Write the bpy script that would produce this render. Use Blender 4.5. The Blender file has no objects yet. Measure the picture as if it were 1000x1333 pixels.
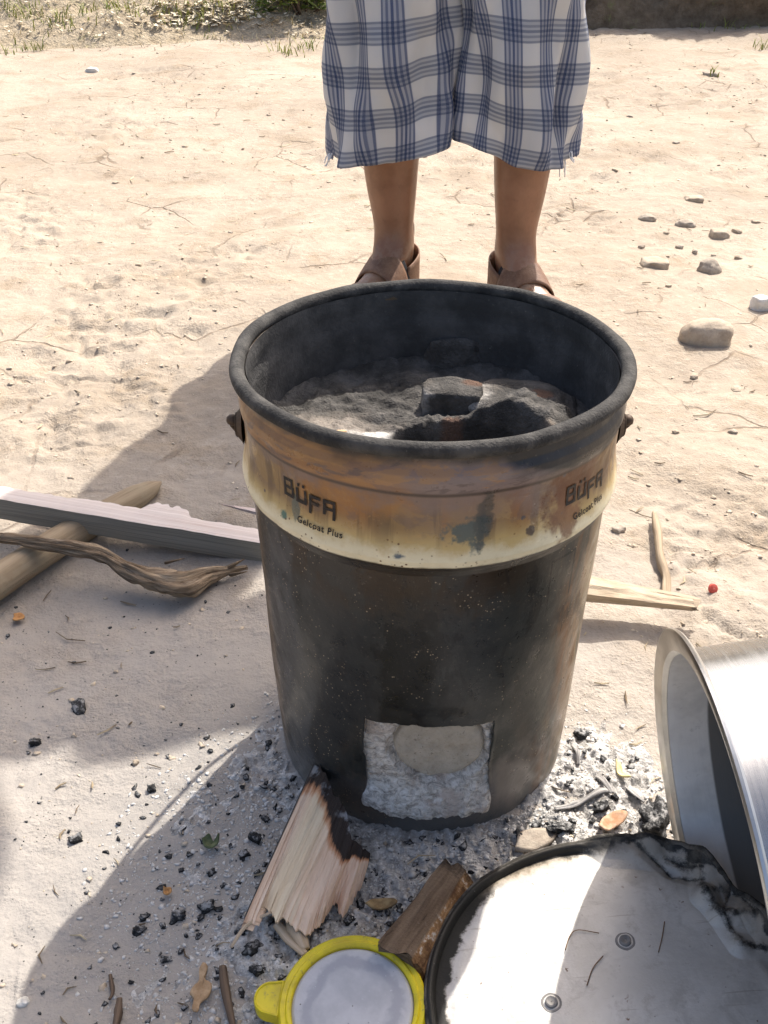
import bpy, bmesh, math, random
import numpy as np
from mathutils import Vector, Matrix
random.seed(7); rng = np.random.default_rng(7)
C = bpy.context.scene.collection
PI = math.pi

# ------------------------------------------------------------------ camera, sky, sun, exposure
FPX, CX, CY, CAMH = 1300.0, 500.0, 666.5, 0.7116
PITCH = 0.57891
cam_d = bpy.data.cameras.new('camera'); cam = bpy.data.objects.new('camera', cam_d); C.objects.link(cam)
cam.location = (0, 0, CAMH); cam.rotation_euler = (PI/2 - PITCH, 0, 0)
cam_d.sensor_fit = 'VERTICAL'; cam_d.sensor_height = 24.0; cam_d.lens = 24.0*FPX/1333.0
cam_d.clip_start = 0.02; cam_d.clip_end = 2000
bpy.context.scene.camera = cam

SUN_EL, SUN_AZ = math.radians(50), math.radians(28)      # azimuth from +y towards +x
S = np.array([math.sin(SUN_AZ)*math.cos(SUN_EL), math.cos(SUN_AZ)*math.cos(SUN_EL), math.sin(SUN_EL)])
w = bpy.data.worlds.new('World'); bpy.context.scene.world = w; w.use_nodes = True
wn = w.node_tree; wn.nodes.clear()
sky = wn.nodes.new('ShaderNodeTexSky'); sky.sky_type = 'NISHITA'; sky.sun_disc = False
sky.sun_elevation = SUN_EL; sky.sun_rotation = SUN_AZ; sky.air_density = 0.8; sky.dust_density = 5.5; sky.ozone_density = 0.3
bg = wn.nodes.new('ShaderNodeBackground'); bg.inputs[1].default_value = 0.15
wo = wn.nodes.new('ShaderNodeOutputWorld')
wn.links.new(sky.outputs[0], bg.inputs[0]); wn.links.new(bg.outputs[0], wo.inputs[0])
sl = bpy.data.lights.new('sun', 'SUN'); sl.energy = 3.5; sl.angle = math.radians(0.55); sl.color = (1.0, 0.96, 0.90)
so = bpy.data.objects.new('sun', sl); C.objects.link(so); so.location = (3, 5, 8)
so.rotation_euler = Vector((-S[0], -S[1], -S[2])).to_track_quat('-Z', 'Y').to_euler()
sc = bpy.context.scene
sc.view_settings.view_transform = 'Standard'; sc.view_settings.look = 'None'
sc.view_settings.exposure = 0.86; sc.view_settings.gamma = 1.0; sc.view_settings.use_curve_mapping = False
sc.cycles.max_bounces = 8; sc.cycles.use_denoising = True

# ------------------------------------------------------------------ helpers
cP, sP = math.cos(PITCH), math.sin(PITCH)
def at(px, py, z=0.0):                                   # photo pixel -> point on the plane at height z
    dx = (px-CX)/FPX; u = -(py-CY)/FPX
    y = cP + u*sP; zz = -sP + u*cP
    t = (CAMH-z)/(-zz)
    return np.array([dx*t, y*t, z])

def _h(ix, iy, iz, s):
    n = (ix*374761393 + iy*668265263 + iz*2147483647 + s*974711) & 0xffffffff
    n = ((n ^ (n >> 13))*1274126177) & 0xffffffff
    n = ((n ^ (n >> 15))*2246822519) & 0xffffffff
    return ((n ^ (n >> 16)) & 0xffff)/65535.0
def vnoise(x, y, z=0.0, s=0):
    x, y, z = np.broadcast_arrays(np.asarray(x, float), np.asarray(y, float), np.asarray(z, float))
    xi, yi, zi = np.floor(x).astype(np.int64), np.floor(y).astype(np.int64), np.floor(z).astype(np.int64)
    fx, fy, fz = x-xi, y-yi, z-zi
    fx, fy, fz = [f*f*f*(f*(f*6-15)+10) for f in (fx, fy, fz)]
    r = 0
    for a in (0, 1):
        for b in (0, 1):
            for c in (0, 1):
                wgt = (fx if a else 1-fx)*(fy if b else 1-fy)*(fz if c else 1-fz)
                r = r + wgt*_h(xi+a, yi+b, zi+c, s)
    return r*2-1
def fbm(x, y, z=0.0, o=4, s=0, g=0.5):
    r = 0; a = 1.0; k = 1.0
    for i in range(o):
        r = r + a*vnoise(np.asarray(x)*k, np.asarray(y)*k, np.asarray(z)*k, s+i*17); a *= g; k *= 2.03
    return r
def sstep(a, b, x):
    t = np.clip((np.asarray(x, float)-a)/(b-a), 0, 1); return t*t*(3-2*t)

def mesh_obj(name, verts, faces, mat=None, parent=None, smooth=True, uv=None, mesh=None):
    if mesh is None:
        me = bpy.data.meshes.new(name)
        v = [tuple(map(float, p)) for p in verts]
        me.from_pydata(v, [], [tuple(map(int, f)) for f in faces]); me.update()
        if smooth: me.polygons.foreach_set('use_smooth', [True]*len(me.polygons))
        if uv is not None:
            l = me.uv_layers.new(name='UVMap')
            idx = np.empty(len(me.loops), dtype=np.int32); me.loops.foreach_get('vertex_index', idx)
            l.data.foreach_set('uv', np.asarray(uv, dtype=np.float32)[idx].ravel())
        if mat: me.materials.append(mat)
    else: me = mesh
    o = bpy.data.objects.new(name, me); C.objects.link(o)
    if parent: o.parent = parent
    return o
def smooth_by_angle(o, deg=40):
    me = o.data
    bm = bmesh.new(); bm.from_mesh(me)
    for e in bm.edges:
        if len(e.link_faces) == 2 and e.calc_face_angle(0) > math.radians(deg): e.smooth = False
    bm.to_mesh(me); bm.free()
def tag(o, label=None, cat=None, group=None, kind=None):
    if label: o['label'] = label
    if cat: o['category'] = cat
    if group: o['group'] = group
    if kind: o['kind'] = kind
    return o
def empty(name, loc=(0, 0, 0), label=None, cat=None, group=None):
    o = bpy.data.objects.new(name, None); C.objects.link(o); o.location = tuple(map(float, loc)); o.empty_display_size = 0.05
    return tag(o, label, cat, group)
def grid_faces(nu, nv, wrap=False, off=0, skip=None):
    f = []
    for j in range(nv-1):
        for i in range(nu if wrap else nu-1):
            if skip is not None and skip[j, i]: continue
            i2 = (i+1) % nu
            f.append((off+j*nu+i, off+j*nu+i2, off+(j+1)*nu+i2, off+(j+1)*nu+i))
    return f
def fan_grid(nu, nv):                                     # fast list of quads as an array
    a = np.arange(nu*nv).reshape(nv, nu)
    return np.stack([a[:-1, :-1], a[:-1, 1:], a[1:, 1:], a[1:, :-1]], -1).reshape(-1, 4)

# --- node material helper
class NT:
    def __init__(s, name):
        s.m = bpy.data.materials.new(name); s.m.use_nodes = True; s.t = s.m.node_tree; s.t.nodes.clear()
        s.out = s.n('ShaderNodeOutputMaterial'); s.b = s.n('ShaderNodeBsdfPrincipled'); s.l(s.b.outputs[0], s.out.inputs[0])
        s.tc = s.n('ShaderNodeTexCoord')
        s.obj = s.tc.outputs['Object']; s.uv = s.tc.outputs['UV']
        s.geo = s.n('ShaderNodeNewGeometry'); s.pos = s.geo.outputs['Position']
    def n(s, t): return s.t.nodes.new(t)
    def l(s, a, b): s.t.links.new(a, b)
    def put(s, v, i):
        if isinstance(v, bpy.types.NodeSocket): s.l(v, i)
        elif isinstance(v, (tuple, list)): i.default_value = tuple(v) + ((1.0,) if len(v) == 3 and i.type == 'RGBA' else ())
        else:
            i.default_value = v if i.type == 'VALUE' else ((v,)*3 if i.type == 'VECTOR' else (v, v, v, 1))
    def math(s, op, a, b=0.0, c=0.0, clamp=False):
        n = s.n('ShaderNodeMath'); n.operation = op; n.use_clamp = clamp
        s.put(a, n.inputs[0]); s.put(b, n.inputs[1]); s.put(c, n.inputs[2]); return n.outputs[0]
    def add(s, a, b): return s.math('ADD', a, b)
    def mul(s, a, b): return s.math('MULTIPLY', a, b)
    def sub(s, a, b): return s.math('SUBTRACT', a, b)
    def mx(s, f, a, b, mode='MIX'):
        n = s.n('ShaderNodeMix'); n.data_type = 'RGBA'; n.blend_type = mode; n.clamp_factor = True
        s.put(f, n.inputs[0]); s.put(a, n.inputs[6]); s.put(b, n.inputs[7]); return n.outputs[2]
    def noise(s, v, scale=5, det=4, rough=0.55, dist=0.0, col=False):
        n = s.n('ShaderNodeTexNoise'); s.put(v, n.inputs['Vector']); n.inputs['Scale'].default_value = scale
        n.inputs['Detail'].default_value = det; n.inputs['Roughness'].default_value = rough; n.inputs['Distortion'].default_value = dist
        return n.outputs[1 if col else 0]
    def vor(s, v, scale=5, feat='F1', out=0):
        n = s.n('ShaderNodeTexVoronoi'); n.feature = feat; s.put(v, n.inputs['Vector']); n.inputs['Scale'].default_value = scale
        return n.outputs[out]
    def sst(s, x, a, b):
        n = s.n('ShaderNodeMapRange'); n.interpolation_type = 'SMOOTHSTEP'
        s.put(x, n.inputs[0])
        if a <= b: vals = (a, b, 0, 1)
        else: vals = (b, a, 1, 0)
        for i, v in zip((1, 2, 3, 4), vals): n.inputs[i].default_value = v
        return n.outputs[0]
    def ramp(s, f, stops):
        n = s.n('ShaderNodeValToRGB'); s.put(f, n.inputs[0]); e = n.color_ramp.elements
        while len(e) < len(stops): e.new(0.5)
        for k, (p, c) in zip(e, stops): k.position = p; k.color = tuple(c)+(1,)
        return n.outputs[0]
    def map(s, v, scale=(1, 1, 1), loc=(0, 0, 0), rot=(0, 0, 0)):
        n = s.n('ShaderNodeMapping'); s.put(v, n.inputs[0]); n.inputs[1].default_value = loc; n.inputs[2].default_value = rot; n.inputs[3].default_value = scale
        return n.outputs[0]
    def xyz(s, v):
        n = s.n('ShaderNodeSeparateXYZ'); s.put(v, n.inputs[0]); return n.outputs
    def comb(s, x, y, z=0.0):
        n = s.n('ShaderNodeCombineXYZ'); s.put(x, n.inputs[0]); s.put(y, n.inputs[1]); s.put(z, n.inputs[2]); return n.outputs[0]
    def bump(s, h, strength=0.5, dist=0.002, normal=None):
        n = s.n('ShaderNodeBump'); n.inputs['Strength'].default_value = strength; n.inputs['Distance'].default_value = dist
        s.put(h, n.inputs['Height'])
        if normal: s.l(normal, n.inputs['Normal'])
        return n.outputs[0]
    def fin(s, col, rough=0.8, metal=0.0, normal=None, spec=0.3, **kw):
        s.put(col, s.b.inputs['Base Color']); s.put(rough, s.b.inputs['Roughness']); s.put(metal, s.b.inputs['Metallic'])
        s.put(spec, s.b.inputs['Specular IOR Level'])
        if normal is not None: s.l(normal, s.b.inputs['Normal'])
        for k, v in kw.items(): s.put(v, s.b.inputs[k.replace('_', ' ')])
        return s.m

# ------------------------------------------------------------------ scene constants
DX, DY = 0.0364, 0.7112                                   # stove axis
def drum_r(z):
    P = DRUM_PROFILE
    return np.interp(z, [p[1] for p in P], [p[0] for p in P])
DRUM_PROFILE = [(.1335, -.01), (.1345, .0), (.1372, .05), (.1392, .12), (.1420, .20), (.1445, .265), (.1452, .287), (.1470, .2925), (.1505, .2985), (.1516, .3035),
                (.1508, .309), (.1488, .318), (.1474, .332), (.1474, .348), (.1486, .357), (.1502, .3625), (.1506, .367), (.1496, .3715), (.1468, .3765), (.1455, .382), (.1458, .388)]

def ground_h(x, y):
    x = np.asarray(x, float); y = np.asarray(y, float)
    h = 0.010*fbm(x*1.3, y*1.3, s=3, o=2) + 0.005*fbm(x*6, y*6, s=5, o=3)
    t = sstep(-.1, .45, fbm(x*2.1+7, y*2.1, s=8, o=2) + .35*(x-.1))            # trodden, crumbly places on the right and at the back
    h = h + (0.0016 + .0030*t)*fbm(x*24, y*24, s=11, o=4, g=.62) + .0028*t*fbm(x*9.5, y*8, s=13, o=2) - (.0008+.0026*t)*np.clip(1-5*np.abs(fbm(x*15, y*13, s=19, o=3)), 0, 1)
    rg = 1-np.abs(fbm(x*9+3, y*9, s=21, o=3)); h = h - 0.008*t*np.clip(rg-.80, 0, 1)*5
    near = np.exp(-((x-DX)**2+(y-DY)**2)/.06)
    return h*(1-.55*near)

# ------------------------------------------------------------------ ground
def mat_ground():
    k = NT('dry_soil'); p = k.pos
    n1 = k.noise(p, 1.6, 5, .6); n2 = k.noise(p, 9, 5, .65); n3 = k.noise(p, 60, 5, .7); n4 = k.noise(p, 320, 3, .6)
    col = k.ramp(n1, [(.3, (.305, .252, .192)), (.5, (.355, .297, .230)), (.72, (.42, .358, .283))])
    col = k.mx(k.sst(n2, .52, .75), col, (.31, .243, .170))
    col = k.mx(k.mul(k.sst(n3, .48, .78), .6), col, (.49, .42, .335))
    sp4 = k.vor(k.map(p, scale=(1, 1.8, 1), rot=(0, 0, .3)), 62); col = k.mx(k.mul(k.mul(k.sst(sp4, .16, .08), k.sst(n2, .46, .56)), .7), col, (.20, .155, .11))
    col = k.mx(k.mul(k.sst(n3, .44, .25), .7), col, (.24, .19, .14))
    col = k.mx(k.mul(k.sst(n4, .60, .72), .55), col, (.16, .125, .095))
    wp = k.n('ShaderNodeVectorMath'); wp.operation = 'ADD'; k.put(p, wp.inputs[0]); k.put(k.mx(.035, (0, 0, 0), k.noise(p, 7, 3, .6, col=True)), wp.inputs[1])
    ed = k.vor(wp.outputs[0], 5.2, 'DISTANCE_TO_EDGE'); cmask = k.sst(k.noise(p, 2.3, 3, .6), .50, .60)
    crk = k.mul(k.sst(k.add(ed, k.mul(k.sub(n3, .5), .03)), .018, .004), cmask)
    col = k.mx(k.mul(crk, .75), col, (.20, .15, .105))
    bl = k.noise(p, 4.2, 4, .6, .5); col = k.mx(k.mul(k.sst(bl, .52, .66), .5), col, (.285, .225, .160))
    # greyed, ash-dusted soil round the cooking place
    xyz = k.xyz(p)
    d = k.math('SQRT', k.add(k.math('POWER', k.math('ABSOLUTE', k.sub(xyz[0], -.12)), 2.0), k.math('POWER', k.math('ABSOLUTE', k.sub(xyz[1], .55)), 2.0)))
    dd = k.add(d, k.mul(k.sub(n2, .5), .5))
    col = k.mx(k.mul(k.sst(dd, .85, .15), .72), col, (.345, .325, .300))
    sp = k.vor(p, 170, 'F1'); sp2 = k.noise(p, 14, 3, .6)
    col = k.mx(k.mul(k.mul(k.sst(sp, .17, .1), k.sst(sp2, .5, .62)), k.sst(dd, .6, .2)), col, (.06, .055, .05))
    hb = k.sub(k.add(k.mul(n3, 1.1), k.mul(n4, .4)), k.mul(crk, .8))
    return k.fin(col, .95, normal=k.bump(k.mul(hb, k.add(.45, k.mul(k.sst(n2, .4, .65), .8))), .8, .005), spec=.15)
M_ground = mat_ground()

ys = np.concatenate([[-60, -25, -8, -3, -1, -.3, .05], np.arange(.2, 1.5, .0042), np.arange(1.5, 2.6, .009), np.arange(2.6, 4.4, .022), np.arange(4.4, 7, .09), [8, 10, 14, 22, 40, 90, 250, 900]])
ss = np.concatenate([[-1], -np.geomspace(.9, .06, 6)[::1]*0 - 1, []]) if False else np.linspace(-1, 1, 300)
wy = np.maximum(.62, .36+.47*np.clip(ys, 0, 7))[:, None]
Xc = ss[None, :]*wy
side = np.array([1.25, 2., 4., 10., 40., 200., 900.])
Xg = np.concatenate([-(wy[:, :1]+(side[None, ::-1]-1)), Xc, wy[:, :1]+(side[None, :]-1)], 1)
Yg = np.repeat(ys[:, None], Xg.shape[1], 1)
Zg = np.where((np.abs(Yg-2) < 6) & (np.abs(Xg) < 6), ground_h(Xg, Yg), 0.0)
mesh_obj('ground', np.stack([Xg, Yg, Zg], -1).reshape(-1, 3), fan_grid(Xg.shape[1], len(ys)), M_ground)['kind'] = 'structure'

# ------------------------------------------------------------------ earth bank along the back (sloping on the left, cut steep on the right)
def mat_bank():
    k = NT('bank_earth'); p = k.pos
    n1 = k.noise(p, 2.2, 5, .65); n2 = k.noise(p, 14, 5, .7); n3 = k.noise(p, 60, 4, .7)
    x = k.xyz(p)[0]
    soil = k.ramp(n2, [(.3, (.13, .095, .062)), (.5, (.22, .165, .11)), (.75, (.33, .26, .18))])
    dry = k.ramp(n2, [(.3, (.30, .24, .16)), (.5, (.43, .355, .25)), (.75, (.50, .43, .32))])
    col = k.mx(k.sst(k.add(x, k.mul(k.sub(n1, .5), 1.2)), .9, .1), soil, dry)
    gr = k.sst(k.noise(p, 5, 6, .75), .56, .68)
    col = k.mx(k.mul(gr, .6), col, (.26, .27, .11))
    return k.fin(col, .95, normal=k.bump(k.add(n2, k.mul(n3, .6)), 1.0, .03), spec=.1)
def bank_toe(x): return 4.85 + .72*sstep(-1.2, 1.0, x) + .10*vnoise(np.asarray(x)*1.7, 0, s=31)
bx = np.linspace(-10, 13, 720); nv = 90
VB = []
vv = np.linspace(0, 1, nv)
toe = bank_toe(bx)
steep = sstep(.05, .75, bx)
for v in vv:
    u = v*3.2                                              # metres going up and back
    # left: a long 17-degree rise; right: a 0.55 m cut face, then flat
    yl, zl = u, .30*u**1.05
    f = min(u/.62, 1.0); yr = .17*f + max(0, u-.62); zr = .62*sstep(0, 1, f)*.6 + .62*f*.4 + .05*max(0, u-.62)
    Y = toe + yl*(1-steep) + yr*steep; Z = zl*(1-steep)+zr*steep
    amp = .035 + .05*steep*(1 if .05 < f < 1 else .5)
    e = min(1, v*14)
    dn = fbm(bx*3.1, u*3.3+np.zeros_like(bx), s=41, o=5, g=.6)
    Y = Y - amp*dn*steep*e*1.2 - .10*steep*e*np.maximum(0, vnoise(bx*2.3, u*1.2+0*bx, s=47)); Z = Z + amp*dn*(1-.5*steep)*e - .02*(1-e)
    VB.append(np.stack([bx, Y, Z], -1))
VB.append(np.stack([bx, toe+40, VB[-1][:, 2]+1.0], -1))
tag(mesh_obj('earth_bank', np.concatenate(VB), fan_grid(len(bx), nv+1), mat_bank()), kind='structure')

# ------------------------------------------------------------------ ash round the stove
def ash_top(x, y):
    d = np.sqrt(((x-.045)/.285)**2 + ((y-.535)/.25)**2) + .22*fbm(np.asarray(x)*9, np.asarray(y)*9, s=61, o=3)
    m = sstep(1.05, .45, d)
    rd = np.sqrt((x-DX)**2+(y-DY)**2); m = m*(.80+.20*sstep(.136, .19, rd))
    bank = .001*np.exp(-np.clip(rd-.135, 0, 1)/.03)*sstep(.78, .62, y)
    return ground_h(x, y) - .006 + .009*m + bank + m*(.0035*fbm(x*45, y*45, s=63, o=3, g=.6) + .0042*np.clip(1-2.2*np.abs(fbm(x*80, y*55, s=64, o=3)), 0, 1) + .0016*fbm(x*240, y*170, s=66, o=2))
def top_h(x, y): return np.maximum(ground_h(x, y), ash_top(x, y))
def mat_ash():
    k = NT('wood_ash'); p = k.pos
    n1 = k.noise(p, 13, 5, .65); n2 = k.noise(p, 75, 5, .7); n3 = k.noise(p, 260, 4, .7)
    col = k.ramp(n2, [(.28, (.125, .12, .112)), (.40, (.31, .297, .275)), (.52, (.49, .47, .44)), (.68, (.77, .745, .705))])
    col = k.mx(k.mul(k.sst(n1, .5, .66), .55), col, (.36, .31, .265))
    col = k.mx(k.mul(k.sst(n1, .45, .3), .75), col, (.10, .105, .11))
    v = k.vor(k.map(p, rot=(0, 0, .6), scale=(1, 2.4, 1)), 150)
    col = k.mx(k.mul(k.sst(v, .2, .12), k.sst(n2, .45, .55)), col, (.8, .79, .77))
    v2 = k.vor(p, 95); col = k.mx(k.mul(k.sst(v2, .2, .1), k.sst(n1, .5, .42)), col, (.035, .035, .036))
    return k.fin(col, .97, normal=k.bump(k.add(n2, k.mul(n3, .5)), .9, .006), spec=.1)
M_ash = mat_ash()
ax = np.arange(-.36, .40, .0018); ay = np.arange(.20, .86, .0018); AX, AY = np.meshgrid(ax, ay)
tag(mesh_obj('ash', np.stack([AX, AY, ash_top(AX, AY)], -1).reshape(-1, 3), fan_grid(len(ax), len(ay)), M_ash), kind='stuff')

# ------------------------------------------------------------------ the drum stove
stove = empty('drum_stove', (DX, DY, 0), 'tall steel drum cooking stove, tan painted band above a soot black body', 'stove')
def mat_drum():
    k = NT('heat_stained_steel'); uv = k.uv
    c = k.xyz(uv); u, v = c[0], c[1]                       # u metres round the drum (0 = firebox side), v = height
    wob = k.noise(uv, 11, 4, .6); wob2 = k.noise(uv, 45, 4, .65); fine = k.noise(uv, 240, 3, .7)
    streak = k.noise(k.map(uv, scale=(60, 5, 1)), 1.0, 4, .6); streak2 = k.noise(k.map(uv, scale=(17, 2.2, 1)), 1.0, 4, .6)
    w1 = k.mul(k.sub(wob, .5), 2.2); w2 = k.mul(k.sub(wob2, .5), 2.2)
    wa = k.mul(k.sub(k.noise(k.map(uv, scale=(1, .6, 1), loc=(3, 1, 0)), 42, 4, .65), .5), 2.0); wb_ = k.mul(k.sub(k.noise(k.map(uv, scale=(1, .6, 1), loc=(8, 5, 0)), 42, 4, .65), .5), 2.0)
    def blob(u0, v0, ru, rv, soft=.5, a=.7, b=.35):
        uq = k.add(u, k.mul(wa, ru*1.1)); vq = k.add(v, k.mul(wb_, rv*.8))
        d = k.math('SQRT', k.add(k.math('POWER', k.math('ABSOLUTE', k.mul(k.sub(uq, u0), 1/ru)), 2.0), k.math('POWER', k.math('ABSOLUTE', k.mul(k.sub(vq, v0), 1/rv)), 2.0)))
        d = k.add(d, k.add(k.mul(w1, a), k.mul(w2, b)))
        return k.sst(d, 1+soft, 1-soft)
    # lower body
    soot = (.0145, .0160, .0160)
    body = k.mx(k.sst(k.add(wob2, k.mul(w1, .5)), .35, .7), soot, (.022, .0245, .024))
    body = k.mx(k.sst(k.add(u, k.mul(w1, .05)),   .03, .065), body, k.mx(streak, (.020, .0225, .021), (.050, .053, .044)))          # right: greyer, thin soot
    rust = k.mx(streak2, (.05, .022, .008), (.32, .14, .04))
    body = k.mx(k.mul(k.sst(k.add(u, k.mul(w1, .03)), .105, .135), k.sst(streak2, .36, .5)), body, rust)
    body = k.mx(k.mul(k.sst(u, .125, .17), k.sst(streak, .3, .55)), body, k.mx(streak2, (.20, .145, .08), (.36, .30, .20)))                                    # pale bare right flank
    body = k.mx(k.mul(k.sst(k.add(v, k.mul(w2, .05)), .225, .29), k.sst(u, .13, .03)), body, k.mx(streak2, (.017, .012, .007), (.048, .027, .012)))  # brown scorch below the bead
    body = k.mx(k.mul(k.mul(k.sst(k.add(u, k.mul(w1, .03)), -.112, -.119), k.sst(k.add(u, k.mul(w1, .02)), -.158, -.150)), .7), body, (.060, .064, .066))  # blue-grey sheen strip on the left, put into the colour
    body = k.mx(k.sst(k.add(u, k.mul(w2, .01)), -.165, -.18), body, k.mx(streak, (.06, .04, .022), (.15, .10, .055)))
    body = k.mx(k.mul(blob(-.005, .185, .042, .060, .04, .55, .35), .85), body, (.0066, .0074, .0076))
    st1 = k.sst(k.noise(k.map(uv, scale=(1, .45, 1), loc=(5, 2, 0)), 26, 5, .65, .6), .50, .56)
    body = k.mx(k.mul(k.mul(st1, k.sst(v, .04, .10)), .55), body, k.mx(streak, (.020, .0225, .022), (.036, .039, .035)))
    st2 = k.sst(k.noise(k.map(uv, scale=(1, .3, 1), loc=(1, 7, 0)), 48, 4, .6, .4), .60, .63)
    body = k.mx(k.mul(st2, .5), body, (.009, .0085, .008))                                # blackest patch over the firebox
    # a label's torn outline
    lb = k.mul(k.mul(k.sst(u, .094, .095), k.sst(u, .1235, .1225)), k.mul(k.sst(v, .205, .207), k.sst(v, .279, .278)))
    li = k.mul(k.mul(k.sst(u, .0955, .0965), k.sst(u, .1215, .1205)), k.mul(k.sst(v, .207, .209), k.sst(v, .2765, .2755)))
    body = k.mx(k.mul(k.math('SUBTRACT', lb, li, clamp=True), k.sst(k.add(v, k.mul(w2, .05)), .22, .25)), body, (.008, .008, .008))
    # ash and bare metal low down
    low = k.sst(k.add(v, k.add(k.mul(w1, .035), k.mul(w2, .02))), .062, -.005)
    body = k.mx(k.mul(low, .7), body, k.mx(wob2, (.07, .066, .06), (.30, .285, .26)))
    body = k.mx(k.mul(blob(.085, .045, .03, .035, .6), .6), body, (.27, .225, .19))
    body = k.mx(k.mul(blob(-.06, .03, .03, .03, .6), .55), body, (.15, .11, .08))
    # paint speckle: soot flecked off
    fl = k.vor(uv, 260); fm = k.noise(uv, 22, 3, .6)
    body = k.mx(k.mul(k.mul(k.sst(fl, .2, .10), k.sst(k.add(fm, k.mul(k.sst(u, -.06, -.13), .10)), .50, .62)), .85), body, (.40, .31, .20))
    scr = k.noise(k.map(uv, scale=(300, 26, 1), rot=(0, 0, .5)), 1.0, 2, .5); body = k.mx(k.mul(k.mul(k.sst(scr, .70, .76), k.sst(wob2, .5, .6)), .35), body, (.20, .18, .15))
    # the painted band
    band = k.mx(k.sst(k.add(v, k.mul(w1, .014)), .334, .312), k.mx(streak2, (.17, .095, .034), (.38, .25, .105)), (.52, .38, .16))
    band = k.mx(k.sst(k.add(v, k.mul(w2, .012)), .3170, .306), band, k.mx(wob2, (.60, .50, .29), (.86, .79, .57)))
    band = k.mx(k.mul(k.mul(k.sst(streak2, .50, .60), k.sst(v, .312, .34)), .85), band, (.27, .11, .028))
    band = k.mx(k.mul(k.mul(k.sst(streak, .52, .60), k.sst(v, .306, .335)), .7), band, (.10, .06, .03))                                     # orange runs
    hm = k.noise(k.map(uv, scale=(1, 1.3, 1), loc=(4, 9, 0)), 30, 5, .65, .5); hm2 = k.noise(k.map(uv, scale=(1, .8, 1), loc=(14, 3, 0)), 38, 5, .65, .5)
    band = k.mx(k.mul(k.mul(k.sst(hm, .52, .60), k.sst(v, .316, .335)), .6), band, (.15, .10, .075))
    band = k.mx(k.mul(k.mul(k.sst(hm2, .55, .61), k.sst(v, .308, .33)), .6), band, (.42, .27, .10))
    band = k.mx(k.mul(blob(-.055, .352, .055, .014, .6), .8), band, (.36, .165, .045))
    band = k.mx(k.mul(k.mul(k.sst(k.add(v, k.mul(w2, .02)), .340, .358), k.sst(u, .14, .05)), .8), band, k.mx(wob2, (.10, .07, .055), (.27, .20, .165)))
    band = k.mx(k.mul(blob(.02, .350, .035, .02, .7), .55), band, (.24, .17, .14))
    band = k.mx(k.mul(blob(.018, .325, .009, .012, .3, 2.2, 2.2), .85), band, (.050, .090, .095))                                   # blue-black splash
    band = k.mx(k.mul(blob(.029, .335, .005, .015, .3, 2.2, 2.0), .7), band, (.06, .065, .06))
    band = k.mx(k.mul(blob(-.026, .306, .0045, .004, .3, 2, 2), .9), band, (.04, .08, .12))
    band = k.mx(k.mul(blob(-.118, .312, .004, .004, .3, 2, 2), .9), band, (.02, .12, .10))
    band = k.mx(k.mul(blob(-.108, .322, .0028, .010, .3, 2, 2), .75), band, (.07, .10, .09))
    band = k.mx(k.mul(blob(.112, .352, .024, .034, .3, .9, .9), .95), band, k.mx(streak, (.03, .010, .005), (.20, .065, .016)))     # rust burn on the right
    band = k.mx(k.mul(blob(.100, .318, .013, .020, .3, 1.1, .9), .85), band, k.mx(wob2, (.07, .025, .012), (.28, .12, .05)))
    band = k.mx(k.mul(blob(.142, .348, .014, .03, .5, .9, .7), .6), band, (.14, .075, .03))
    band = k.mx(k.mul(blob(.066, .318, .003, .003, .3, 1.5, 1.5), .9), band, (.07, .05, .04))
    band = k.mx(k.mul(k.mul(k.sst(k.vor(uv, 210), .22, .12), k.sst(fm, .48, .6)), k.sst(v, .335, .312)), band, (.14, .07, .03))     # rust freckles
    band = k.mx(k.mul(k.sst(k.vor(uv, 70), .16, .1), k.sst(wob2, .5, .6)), band, (.10, .085, .08))
    # darker lines just under the beads
    dark_bead = k.mul(k.sst(v, .2985, .2955), k.sst(v, .286, .291))
    col = k.mx(k.sst(k.add(v, k.mul(w2, .002)), .2965, .2995), body, band)
    col = k.mx(k.mul(dark_bead, .8), col, (.03, .024, .016))
    col = k.mx(k.mul(k.mul(k.sst(v, .3600, .3575), k.sst(v, .3545, .3565)), .75), col, (.05, .035, .025))
    topsoot = k.add(k.sst(k.add(v, k.add(k.mul(w1, .012), k.mul(k.sst(u, .02, .12), .018))), .3735, .383), k.mul(k.sst(k.add(u, k.mul(w1, .05)), .035, .075), k.mul(k.sst(k.add(v, k.mul(w1, .02)), .352, .368), k.sst(u, .175, .12))))
    hm3 = k.noise(k.map(uv, scale=(1, 2.5, 1), loc=(24, 3, 0)), 26, 5, .65, .5)
    tint = k.mx(k.sst(k.add(u, k.mul(w1, .08)), -.06, .0), (.30, .145, .045), (.23, .175, .155))
    col = k.mx(k.mul(k.sst(v, .357, .3600), .75), col, tint)
    col = k.mx(k.mul(k.mul(k.sst(hm3, .50, .58), k.sst(v, .356, .361)), .75), col, k.mx(hm, (.05, .04, .035), (.20, .14, .12)))
    col = k.mx(k.mul(k.mul(k.sst(hm3, .46, .40), k.sst(v, .356, .361)), .5), col, (.40, .21, .07))
    col = k.mx(k.mul(topsoot, .93), col, k.mx(wob2, (.014, .0135, .013), (.035, .033, .032)))
    back = k.sst(k.math('ABSOLUTE', u), .24, .30)
    col = k.mx(k.mul(back, .6), col, (.12, .085, .05))
    col = k.mx(k.mul(k.sst(fine, .6, .75), .25), col, (.30, .25, .19))
    paint = k.sst(v, .296, .3)
    rough = k.add(k.add(.34, k.add(k.mul(k.sub(wob2, .5), .5), k.mul(k.sst(wob, .5, .6), .18))), k.mul(k.sub(fine, .5), .2))
    nrm = k.bump(k.add(wob2, k.mul(fine, .35)), .22, .002)
    nrm = k.bump(wob, .25, .006, nrm)
    return k.fin(col, rough, normal=nrm, spec=.42)
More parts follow.
